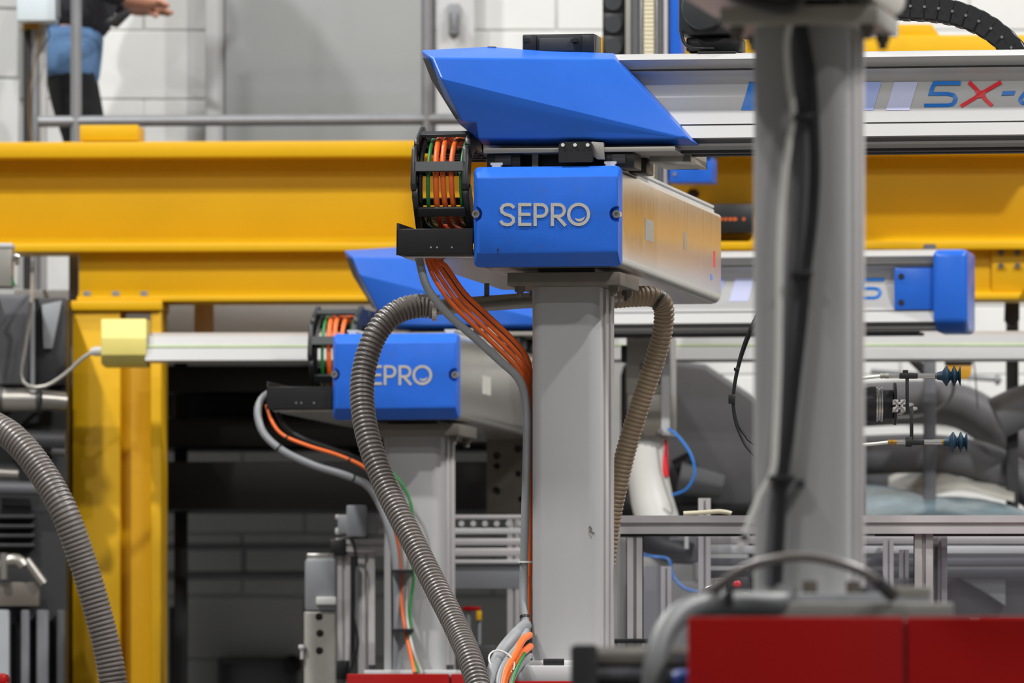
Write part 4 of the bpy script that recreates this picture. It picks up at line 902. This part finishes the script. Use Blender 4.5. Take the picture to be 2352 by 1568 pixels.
# inner table frame behind the fence
tf = thing('work_table_frame', 'aluminium table frame seen through the clear fence panel', 'frame', W, V(f_(1620, 0, .9).x, DF + .9, ZM1))
def tb(px, py, dd=.9): return at(px, py, DF + dd)
zb_ = ZM2
part('upright', slot_profile(V(tb(1618, 0).x, DF + .9, zb_), tb(1618, 1144), 28 * .00112, up=(0, 1, 0)), 'alu_profile', tf)
part('upright', slot_profile(V(tb(1530, 0).x, DF + .9, zb_), tb(1530, 1300), 24 * .00112, up=(0, 1, 0)), 'alu_profile', tf)
part('upright', slot_profile(V(tb(2040, 0).x, DF + .9, zb_), tb(2040, 1236), 24 * .00112, up=(0, 1, 0)), 'alu_profile', tf)
for (y, m_) in ((1240, 'alu_profile'), (1262, 'light_grey'), (1290, 'dark_grey'), (1318, 'dark_steel')):
    part('rail', G().box(tb(1606, y + 9, .93), tb(2480, y - 9, .93) + V(0, .03, 0)), m_, tf, bevel=0.002)
part('panel', G().box(tb(1480, 1480, 1.0), tb(1535, 1300, 1.0) + V(0, .02, 0)), 'mid_grey', tf)
part('lever', G().tube([tb(1640, 1330, .88), tb(1636, 1345, .88), tb(1620, 1352, .88)], .003, 8), 'steel', tf)
q = tb(1692, 1342, .8); sw_ = tf
part('stop_button', G().lathe(q, (0, -1, 0), [(0, .004), (.012, .004), (.013, .010), (.020, .011), (.024, .006)], 16), 'decal_red', sw_)
part('button_housing', G().box(q + V(-.025, 0, -.02), q + V(.03, .14, .02)), 'dark_steel', sw_, bevel=0.003)
solo('paper_strip', G().tube(spline([f_(1570, 1179), f_(1610, 1177), f_(1655, 1174), f_(1680, 1179)], .01), .0055, 8), 'cream', 'cream cable lying along the top of the fence rail', 'cable')
# ---- frames between the rear and the middle pedestal
DM = 24.3
def k_(px, py, dd=0.0): return at(px, py, DM + dd)
cv = thing('conveyor_frame', 'aluminium frame and grey panel between the rear and middle pedestals', 'frame', W, V(k_(1120, 0).x, DM, 0))
for (y0, y1, m_) in ((1182, 1192, 'alu_profile'), (1212, 1226, 'light_grey'), (1236, 1252, 'alu_profile'), (1258, 1276, 'alu_profile')):
    part('rail', G().box(k_(770, y1), k_(1224, y0) + V(0, .05, 0)), m_, cv, bevel=0.003)
for i in range(6): part('roller', G().cyl(k_(1060 + i * 27, 1202, -.001), k_(1060 + i * 27, 1202, .05), .008, 12), 'light_grey', cv)
part('side_panel', G().box(k_(1000, 1352), k_(1224, 1292) + V(0, .02, 0)), 'mid_grey', cv, bevel=0.003)
part('panel_lip', G().box(k_(1000, 1294, -.02), k_(1224, 1285, -.02) + V(0, .06, 0)), 'light_grey', cv, bevel=0.003)
part('leg', slot_profile(V(k_(842, 0, .02).x, DM + .02, 0), k_(842, 1232, .02), .046, up=(0, 1, 0)), 'alu_profile', cv)
part('leg', slot_profile(V(k_(790, 0, .02).x, DM + .02, 0), k_(790, 1268, .02), .036, up=(0, 1, 0)), 'alu_profile', cv)
part('leg', slot_profile(V(k_(1180, 0, .02).x, DM + .02, 0), k_(1180, 1182, .02), .036, up=(0, 1, 0)), 'alu_profile', cv)
part('cross_bar', slot_profile(k_(775, 1252), k_(1000, 1252), .036), 'alu_profile', cv)
part('top_block', G().box(k_(776, 1225, -.03), k_(866, 1182, -.03) + V(0, .05, 0)).box(k_(796, 1232, -.05), k_(842, 1160, -.05) + V(0, .05, 0)), 'mid_grey', cv, bevel=0.004)
part('corner_cap', G().box(k_(758, 1276, -.02), k_(796, 1238, -.02) + V(0, .06, 0)), 'black', cv, bevel=0.003)
part('cable', G().tube(spline([k_(782, 1238, -.06), k_(806, 1236, -.06), k_(816, 1270, -.06), k_(812, 1330, -.06), k_(810, 1400, -.06), k_(822, 1480, -.06), k_(800, 1550, -.06)], .01), .004, 8), 'black', cv)
part('strip', G().box(k_(816, 1510, -.02), k_(824, 1300, -.02) + V(0, .01, 0)), 'dark_grey', cv)
part('foot', G().box(k_(762, 1560, -.03), k_(802, 1516, -.03) + V(0, .08, 0)), 'black', cv, bevel=0.002)
lv = thing('lubricator', 'dark red and grey valve in the dim gap between two pedestals', 'valve', W, at(1085, 1540, 24.3))
part('stem', G().cyl(at(1075, 1540, 24.3), at(1075, 1400, 24.3), .008, 12).cyl(at(1100, 1480, 24.3), at(1100, 1400, 24.3), .006, 12), 'mid_grey', lv)
part('head', G().box(at(1062, 1402, 24.28), at(1104, 1392, 24.28) + V(0, .03, 0)), 'red', lv, bevel=0.002)
part('tag', G().box(at(1094, 1424, 24.28), at(1106, 1402, 24.28) + V(0, .02, 0)), 'yellow', lv, bevel=0.001)
part('body', G().box(at(1058, 1560, 24.28), at(1140, 1480, 24.28) + V(0, .08, 0)), 'dark_steel', lv, bevel=0.006)
bb = thing('mould_platen', 'tall perforated steel plate hanging behind the middle pedestal', 'plate', W, at(1166, 1186, 24.9))
pb = part('plate', G().box(at(1118, 1186, 24.9), at(1224, 1002, 24.9) + V(0, .08, 0)), 'dark_plate', bb, bevel=0.003)
for (a, b, r) in ((1141, 1046, .011), (1141, 1070, .010), (1140, 1127, .012), (1190, 1030, .012), (1196, 1146, .008), (1190, 1088, .009)):
    q = at(a, b, 24.9); cut(pb, G().cyl(q + V(0, -.02, 0), q + V(0, .03, 0), r, 18))
part('bracket', G().box(at(1150, 1190, 24.95), at(1190, 1180, 24.95) + V(0, .05, 0)).box(at(1150, 1010, 24.93), at(1180, 900, 24.93) + V(0, .04, 0)), 'dark_steel', bb)
# tall machined block at bottom
tp = thing('machined_block', 'upright grey machined block with round holes left of the rear red cover', 'machine part', W, V(x(738, 24.0), 24.05, 0))
blk_ = part('lower_body', G().box((x(698, 24.0), 24.0, 0), (x(770, 24.0), 24.12, at(0, 1404, 24.0).z)), 'plate', tp, bevel=0.004)
for (a, b) in ((733, 1416), (735, 1454), (734, 1494)):
    q = at(a, b, 24.0); cut(blk_, G().cyl(q + V(0, -.02, 0), q + V(0, .05, 0), .0105, 18))
part('upper_body', G().box((x(700, 24.0), 24.0, at(0, 1403, 24.0).z), (x(772, 24.0), 24.12, at(0, 1282, 24.0).z)), 'mid_grey', tp, bevel=0.010)
part('spacer', G().box(at(726, 1388, 23.98), at(772, 1370, 23.98) + V(0, .05, 0)), 'white_cable', tp, bevel=0.003)
part('lid', G().box((x(704, 24.0), 24.02, at(0, 1284, 24.0).z), (x(766, 24.0), 24.12, at(0, 1270, 24.0).z)), 'steel', tp, bevel=0.003)
part('knob', G().lathe(at(694, 1480, 23.99), (0, 0, -1), [(0, .009), (.008, .011), (.014, .008), (.015, .005), (.04, .005)], 14), 'light_grey', tp)

# ================================================================== DUCTS AND CLUTTER FAR RIGHT
DD = 25.9
def d_(px, py, dd=0.0): return at(px, py, DD + dd)
solo('air_duct', G().tube(spline([d_(1790, 933, .1), d_(1870, 932, .05), d_(1960, 930), d_(2120, 924), d_(2210, 935), d_(2290, 985), d_(2352, 1040), d_(2460, 1120)], .03), .066, 24), 'duct', 'upper grey round duct bending down behind the suction gripper', 'duct')
solo('air_duct', G().tube(spline([d_(1790, 1052, -.2), d_(1860, 1050, -.2), d_(1980, 1045, -.2), d_(2140, 1042, -.2), d_(2260, 1062, -.2), d_(2352, 1110, -.2), d_(2460, 1190, -.2)], .03), .058, 24), 'duct', 'lower grey round duct behind the suction gripper', 'duct')
solo('air_duct', G().tube(spline([d_(2290, 960, -.35), d_(2360, 930, -.35), d_(2460, 910, -.35)], .03), .062, 24), 'duct', 'short grey duct leaving the right edge of the picture', 'duct')
hp = thing('material_hopper', 'large grey hopper body left of the blurred pedestal', 'hopper', W, d_(1640, 1400))
part('body', G().prism([d_(1430, 832), d_(1560, 828), d_(1622, 836), d_(1745, 918), d_(1760, 960), d_(1760, 1168), d_(1430, 1168)], (0, .5, 0)), 'duct', hp, bevel=0.02, seg=3)
part('neck', G().tube([d_(1560, 1098, -.06), d_(1660, 1118, -.06)], [.05, .035], 18), 'mid_grey', hp)
part('leg', G().box(d_(1440, 1400, .1) * 1.0, d_(1470, 1160, .1) + V(0, .05, 0)).box(d_(1720, 1400, .1), d_(1750, 1160, .1) + V(0, .05, 0)).box((x(1440, 26), 26.0, 0), (x(1470, 26), 26.06, 2.1)).box((x(1720, 26), 26.0, 0), (x(1750, 26), 26.06, 2.1)), 'dark_steel', hp)
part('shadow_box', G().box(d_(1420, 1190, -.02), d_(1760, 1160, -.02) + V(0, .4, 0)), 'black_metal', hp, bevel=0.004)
part('pipe_stub', G().cyl(d_(1552, 1078, -.03), d_(1594, 1056, -.03), .03, 16), 'black_metal', hp)
# steel posts
for (a, b, c_, d0, m_, lab) in ((2122, 2150, 560, 25.05, 'dark_grey', 'dark grey steel post behind the blue cross beam end'), (2312, 2340, 560, 25.6, 'dark_steel', 'thin dark steel post near the right edge')):
    solo('steel_post', G().box((x(a, d0), d0, 0), (x(b, d0), d0 + .04, at(0, c_, d0).z)), m_, lab, 'post', bevel=0.004)
solo('rail_bracket', G().prism([d_(2310, 680, -.4), d_(2342, 680, -.4), d_(2342, 735, -.4), d_(2332, 748, -.4), d_(2318, 748, -.4), d_(2308, 735, -.4)], (0, .05, 0)), 'dark_steel', 'dark rounded bracket under the yellow girder near the right edge', 'bracket', bevel=0.003)
for (a, b, lab) in ((2005, 2032, 'black stub under the yellow girder beside the blurred pedestal'),):
    solo('girder_stub', G().box(d_(a, 600, -.75), d_(b, 568, -.75) + V(0, .05, 0)), 'black_metal', lab, 'bracket', bevel=0.004)
lt = thing('warning_lamp', 'yellow lamp with black cap under the white beam, right of the dark post', 'lamp', W, d_(2200, 872, -.6))
part('cap', G().box(d_(2172, 838, -.62), d_(2234, 824, -.62) + V(0, .07, 0)), 'black', lt, bevel=0.004)
part('lens', G().prism([d_(2173, 838, -.615), d_(2233, 838, -.615), d_(2230, 860, -.615), d_(2222, 870, -.615), d_(2180, 870, -.615), d_(2176, 858, -.615)], (0, .06, 0)), mat('amber_lens', (214, 156, 34), .35, 0, .1, 20), lt, bevel=0.003)
part('stay', G().tube(spline([d_(2236, 830, -.6), d_(2240, 860, -.6), d_(2246, 940, -.6)], .01), .0022, 6).tube([d_(2200, 826, -.58), d_(2200, 800, -.58)], .006, 8), 'dark_grey', lt)
solo('black_hose_bend', G().tube(spline([d_(1960, 790, -.5), d_(1995, 792, -.5), d_(2022, 778, -.5), d_(2030, 750, -.5)], .01), .022, 16), 'black', 'black hose bend just right of the blurred pedestal below the rear cross beam', 'hose')
solo('thin_air_tube', G().tube(spline([d_(2060, 960, -.25), d_(2120, 955, -.28), d_(2170, 930, -.3), d_(2190, 895, -.32), d_(2185, 860, -.34)], .01), .0055, 8), 'grey_cable', 'thin grey tube curving in front of the upper duct', 'tube')
solo('wall_pipe', G().tube([d_(2000, 852, .9), d_(2300, 872, .9)], .008, 10).cyl(d_(2286, 872, .9), d_(2296, 872, .9), .016, 12), 'mid_grey', 'thin grey pipe on the white wall behind the suction cups', 'pipe')
solo('strut', G().tube([d_(2070, 800, -.3), d_(2130, 858, -.3)], .014, 12), 'dark_grey', 'dark slanted strut beside the dark grey post', 'strut')
# plastic sheeting heap
def crumple(px0, px1, py_top, d0, d1, lab, m_, seed, amp):
    rnd = random.Random(seed); g = G(); nx, ny = 44, 9; ph = [(rnd.uniform(8, 34), rnd.uniform(0, 6), rnd.uniform(.3, 1)) for _ in range(6)]
    vs = []
    for j in range(ny):
        for i in range(nx):
            s_ = i / (nx - 1); t_ = j / (ny - 1); d = d0 + (d1 - d0) * t_; X_ = x(px0 + (px1 - px0) * s_, d)
            base_ = at(0, py_top(s_), d0).z - (1 - t_) ** 2 * .10 - .03 * t_
            h_ = sum(c_ * math.sin(a_ * (s_ * .35 + t_ * .12) + b_ + 2 * t_) for a_, b_, c_ in ph) * amp
            vs.append((X_, d + h_ * .5, base_ + h_ * (.3 + .7 * t_)))
    g.add(vs, [(j*nx+i, j*nx+i+1, (j+1)*nx+i+1, (j+1)*nx+i) for j in range(ny-1) for i in range(nx-1)])
    o_ = solo('plastic_sheet', g, m_, lab, 'sheet'); md = o_.modifiers.new('thick', 'SOLIDIFY'); md.thickness = .003
crumple(1985, 2400, lambda s_: 1112 + 70 * max(0, s_ - .45), 24.9, 25.3, 'folded blue-grey plastic sheeting heaped behind the fence rail', mat('bluegrey_film', (104, 122, 130), .25, 0, .3, 14), 3, .018)
crumple(2040, 2330, lambda s_: 1072 - 20 * math.sin(s_ * 3), 25.5, 25.95, 'crumpled pale plastic sheet under the lower duct', mat('pale_film', (190, 188, 180), .35, 0, .25, 12), 8, .02)
solo('pallet_stack', G().box((x(1985, 24.9), 24.95, 0), (x(2420, 24.9), 26.1, at(0, 1205, 24.95).z)), 'dark_grey', 'low dark stack carrying the plastic sheeting behind the fence', 'stack', bevel=0.006)
solo('storage_bin', G().box(V(d_(1950, 0, .2).x, DD + .2, 0), d_(2095, 1062, .2) + V(0, .3, 0)), 'dark_grey', 'dark grey bin under the lower duct', 'bin', bevel=0.008)
cr = thing('low_machine', 'dim grey machine with slanted cover behind the right fence panel', 'machine', W, V(x(2260, 23.6), 23.7, 0))
part('body', G().prism([at(2080, 1330, 23.6), at(2180, 1300, 23.6), at(2480, 1300, 23.6), V(x(2480, 23.6), 23.6, 0), V(x(2080, 23.6), 23.6, 0)], (0, .6, 0)), 'dark_steel', cr, bevel=0.006)
part('slope', G().prism([at(2190, 1318, 23.55), at(2262, 1360, 23.55), at(2310, 1392, 23.55), at(2310, 1318, 23.55)], (0, .05, 0)), 'mid_grey', cr, bevel=0.004)
part('bar', G().box(at(2100, 1312, 23.5), at(2480, 1302, 23.5) + V(0, .05, 0)).box(at(2100, 1268, 23.5), at(2480, 1256, 23.5) + V(0, .05, 0)).box(at(2440, 1312, 23.5), at(2460, 1256, 23.5) + V(0, .04, 0)), 'dark_grey', cr, bevel=0.002)

# ================================================================== LEFT EDGE MACHINE
DL = 24.95
def l_(px, py, dd=0.0): return at(px, py, DL + dd)
cb = thing('dryer_cabinet', 'dark grey cabinet at the left edge behind the corrugated hose', 'cabinet', W, V(l_(20, 0).x, DL + .2, 0))
part('upper_panel', G().prism([l_(-200, 672), l_(70, 676), l_(78, 690), l_(78, 862), l_(60, 884), l_(-200, 884)], (0, .5, 0)), 'dark_grey', cb, bevel=0.008)
part('side_panel', G().box(l_(80, 884, .06), l_(152, 684, .06) + V(0, .3, 0)), 'dark_steel', cb, bevel=0.004)
part('slanted_panel', G().prism([l_(96, 700, .03), l_(142, 690, .03), l_(120, 800, .03), l_(100, 800, .03)], (0, .03, 0)), 'mid_grey', cb, bevel=0.002)
part('lower_body', G().box((l_(-200, 0).x, DL + .1, 0), (l_(150, 0).x, DL + .55, l_(0, 880).z)), 'black_metal', cb, bevel=0.006)
part('horizontal_pipe', G().tube([l_(-60, 918, -.02), l_(90, 918, -.02)], .034, 22).tube([l_(92, 918, -.02), l_(150, 922, .0)], [.030, .026], 22), 'pipe_steel', cb)
part('pipe_ring', G().ring(l_(84, 918, -.02), l_(94, 918, -.02), .039, .03, 22), 'dark_steel', cb)
part('pipe_ring', G().ring(l_(0, 918, -.02), l_(6, 918, -.02), .039, .03, 22), 'dark_steel', cb)
part('vertical_strip', G().box(l_(70, 884, -.01), l_(79, 690, -.01) + V(0, .03, 0)), 'mid_grey', cb)
for (y, a, b, m_, r) in ((1010, 20, 150, 'dark_steel', .03), (1085, -20, 42, 'pipe_steel', .014), (1120, -20, 110, 'dark_grey', .02), (1030, 120, 150, 'dark_grey', .02)):
    part('pipe', G().tube([l_(a, y, .02), l_(b, y + 3, .02)], r, 16), m_, cb)
for k in range(4): part('fin', G().box(l_(-20, 1190 + k * 22, .05), l_(80, 1182 + k * 22, .05) + V(0, .06, 0)), 'dark_steel', cb, bevel=0.002)
part('valve_body', G().tube(spline([l_(-10, 1310, -.02), l_(10, 1290, -.02), l_(40, 1286, -.02), l_(54, 1300, -.02)], .01), .018, 14).tube(spline([l_(60, 1286, -.02), l_(78, 1310, -.02), l_(100, 1340, -.02)], .01), .013, 14).cyl(l_(8, 1330, -.03), l_(8, 1270, -.03), .012, 14), 'pipe_steel', cb)
part('lower_box', G().box(l_(-20, 1392, .0), l_(90, 1336, .0) + V(0, .06, 0)), 'dark_plate', cb, bevel=0.004)
for (a, b, m_) in ((-20, 22, 'mid_grey'), (48, 68, 'dark_grey'), (84, 112, 'dark_grey'), (130, 150, 'dark_steel')):
    part('pillar', G().box((l_(a, 0).x, DL - .01, 0), (l_(b, 0).x, DL + .1, l_(0, 1400).z)), m_, cb, bevel=0.006)
cn = thing('connector_box', 'silver connector box with bright plugs at the left edge under the yellow girder', 'box', W, l_(0, 660, -.3))
part('body', G().box(l_(-60, 658, -.3), l_(27, 562, -.3) + V(0, .12, 0)), 'plate', cn, bevel=0.004)
part('lid', G().box(l_(-60, 568, -.305), l_(29, 558, -.305) + V(0, .13, 0)), 'light_grey', cn, bevel=0.002)
q = l_(30, 590, -.28); part('plug', G().lathe(q, (1, 0, 0), [(0, .012), (.006, .014), (.012, .010), (.018, .007)], 14).lathe(q + V(.004, .03, -.012), (1, 0, 0), [(0, .010), (.010, .009), (.014, .005)], 12), 'steel', cn)
part('terminal', G().prism([l_(27, 630, -.29), l_(35, 655, -.29), l_(27, 656, -.29)], (0, .03, 0)), 'green', cn)
part('stand', G().box((l_(-50, 0).x, DL - .26, l_(0, 690).z), (l_(0, 0).x, DL - .2, l_(0, 655).z)).box((l_(-50, 0).x, DL - .26, l_(0, 690).z - .02), (l_(0, 0).x, DL + .15, l_(0, 690).z)), 'dark_steel', cn)
solo('red_cap', G().lathe(at(2, 1568, 21.5), (0, 0, 1), [(0, .022), (.012, .022), (.020, .018), (.024, .008)], 16).cyl(at(2, 1568, 21.5), V(at(2, 0, 21.5).x, 21.5, 0), .012, 12), 'red', 'small red cap on a stem at the bottom left corner', 'cap')
solo('steel_post', G().box((x(55, 25.75), 25.75, 0), (x(80, 25.75), 25.8, 2.78)), 'mid_grey', 'grey steel upright behind the hanging cable at the left edge', 'post', bevel=0.003)
solo('steel_post', G().box((x(160, 25.6), 25.55, 0), (x(182, 25.6), 25.6, at(0, 577, 25.55).z)), 'mid_grey', 'grey steel upright right beside the top of the yellow post', 'post', bevel=0.003)

# ================================================================== PERSON ON THE PLATFORM (seen from hip to thigh)
PX, PY = (160 - 1176) * 26.4 / FPX, 26.42
def skin(name, chain, edges, m_, parent, root=0, sub=2):
    fr, base = INFO[parent.name]
    me = bpy.data.meshes.new(name); me.from_pydata([Vector(c[:3]) + V(PX, PY, ZP) - base for c in chain], edges, []); me.update()
    o = bpy.data.objects.new(name, me); COL.objects.link(o); o.parent = parent
    md = o.modifiers.new('skin', 'SKIN'); md.use_smooth_shade = True
    for i, c in enumerate(chain):
        sv = me.skin_vertices[0].data[i]; r = c[3]; sv.radius = (r, r) if not isinstance(r, tuple) else r; sv.use_root = (i == root)
    s = o.modifiers.new('sub', 'SUBSURF'); s.levels = sub; s.render_levels = sub
    bpy.context.view_layer.update(); dg = bpy.context.evaluated_depsgraph_get()
    m2e = bpy.data.meshes.new_from_object(o.evaluated_get(dg)); o.modifiers.clear(); o.data = m2e
    m2e.materials.clear(); m2e.materials.append(M[m_]); m2e.polygons.foreach_set('use_smooth', [True] * len(m2e.polygons))
    INFO[o.name] = (fr, base); return o
pe = thing('person', 'person in dark top, blue denim shorts and black leggings leaning behind the rail', 'person', W, (PX, PY, ZP))
ch = []; ed = []
def cv_(*c): ch.append(c); return len(ch) - 1
def ln_(a, b): ed.append((a, b))
hip = cv_(0, 0, .90, .06); wst = cv_(.06, 0, 1.02, .07); che = cv_(.15, 0, 1.20, .08); nk0 = cv_(.20, 0, 1.33, .06); nk1 = cv_(.225, 0, 1.385, .052); hd0 = cv_(.250, 0, 1.43, .092); hd1 = cv_(.262, 0, 1.51, .125); hd2 = cv_(.256, 0, 1.60, .10)
for a, b in ((hip, wst), (wst, che), (che, nk0), (nk0, nk1), (nk1, hd0), (hd0, hd1), (hd1, hd2)): ln_(a, b)
fw = (.115, 0, -.03)
for sy in (-1, 1):
    th0 = cv_(.0, .08 * sy, .78, .055); kn = cv_(.05, .10 * sy, .48, .045); ca = cv_(.08, .10 * sy, .30, .05); an = cv_(.11, .10 * sy, .08, .036); to = cv_(.24, .11 * sy, .03, .03)
    for a, b in ((hip, th0), (th0, kn), (kn, ca), (ca, an), (an, to)): ln_(a, b)
    s0 = cv_(.20, .17 * sy, 1.31, .055); el = cv_(.04, .22 * sy, 1.0, .042); wr = cv_(.18, .16 * sy - .02, .905, .028); pm = cv_(.235, .14 * sy - .02, .90, .032)
    for a, b in ((che, s0), (s0, el), (el, wr), (wr, pm)): ln_(a, b)
    for k in range(4):
        f1 = cv_(.28, .14 * sy - .02 + (k - 1.5) * .017, .90 - .004 * k, .0085); f2 = cv_(.31 - .006 * abs(k - 1), .14 * sy - .02 + (k - 1.5) * .016, .883, .0075); ln_(pm, f1); ln_(f1, f2)
    t1 = cv_(.235, .14 * sy - .02 - .042 * sy, .89, .0095); t2 = cv_(.265, .14 * sy - .02 - .045 * sy, .87, .008); ln_(pm, t1); ln_(t1, t2)
skin('body', ch, ed, 'skin', pe)
skin('shorts', [(.0, 0, .89, .132), (.01, 0, .82, .132), (.0, -.085, .78, .098), (-.003, -.095, .70, .092), (-.006, -.10, .655, .090), (.0, .085, .78, .098), (.003, .095, .70, .092), (-.004, .10, .655, .090)], [(0, 1), (1, 2), (2, 3), (3, 4), (1, 5), (5, 6), (6, 7)], 'denim', pe)
for sy in (-1, 1):
    skin('leggings', [(.0, .095 * sy, .74, .078), (.005, .098 * sy, .67, .080), (.025, .10 * sy, .58, .078), (.05, .10 * sy, .48, .066), (.08, .10 * sy, .30, .060), (.11, .10 * sy, .10, .046)], [(0, 1), (1, 2), (2, 3), (3, 4), (4, 5)], 'black_cloth', pe)
    skin('boot', [(.10, .10 * sy, .14, .05), (.11, .10 * sy, .055, .05), (.18, .105 * sy, .045, .042), (.25, .11 * sy, .04, .036)], [(0, 1), (1, 2), (2, 3)], 'black_cloth', pe)
jk = [(.0, 0, .78, .125), (.015, 0, .91, .14), (.06, 0, 1.02, .112), (.15, 0, 1.20, .125), (.19, 0, 1.32, .10), (.222, 0, 1.40, .075)]; je = [(0, 1), (1, 2), (2, 3), (3, 4), (4, 5)]
for sy in (-1, 1):
    n = len(jk); jk += [(.20, .17 * sy, 1.31, .068), (.04, .22 * sy, 1.0, .056), (.13, .18 * sy - .015, .93, .046), (.185, .16 * sy - .02, .905, .040)]; je += [(3, n), (n, n + 1), (n + 1, n + 2), (n + 2, n + 3)]
skin('jacket', jk, je, 'dark_cloth', pe)
skin('hair', [(.19, 0, 1.46, .085), (.215, 0, 1.56, .13), (.24, 0, 1.65, .11)], [(0, 1), (1, 2)], 'hair', pe)
skin('nose', [(.352, 0, 1.53, .012), (.372, 0, 1.500, .015)], [(0, 1)], 'skin', pe, sub=1)
for sy in (-1, 1):
    part('eye', G().lathe(V(PX + .340, PY + .032 * sy, ZP + 1.535), (1, 0, 0), [(0, .002), (.004, .008), (.01, .009), (.014, .004)], 12), 'white_cable', pe)
    part('ear', G().lathe(V(PX + .262, PY + .088 * sy, ZP + 1.51), (0, sy, 0), [(0, .02), (.008, .022), (.012, .015)], 14), 'skin', pe)
part('mouth', G().box(V(PX + .318, PY - .02, ZP + 1.452), V(PX + .336, PY + .02, ZP + 1.459)), 'red', pe)
hg = G(); a = at(268, 40, 26.16)
hg.prism([at(236, 52, 26.13), at(252, 40, 26.13), at(296, 18, 26.13), at(300, 30, 26.13), at(268, 62, 26.13), at(256, 58, 26.13)], (0, .05, 0))
solo('handheld_device', hg, 'black', 'dark device held in the hand of the person at top left', 'device', bevel=0.004)
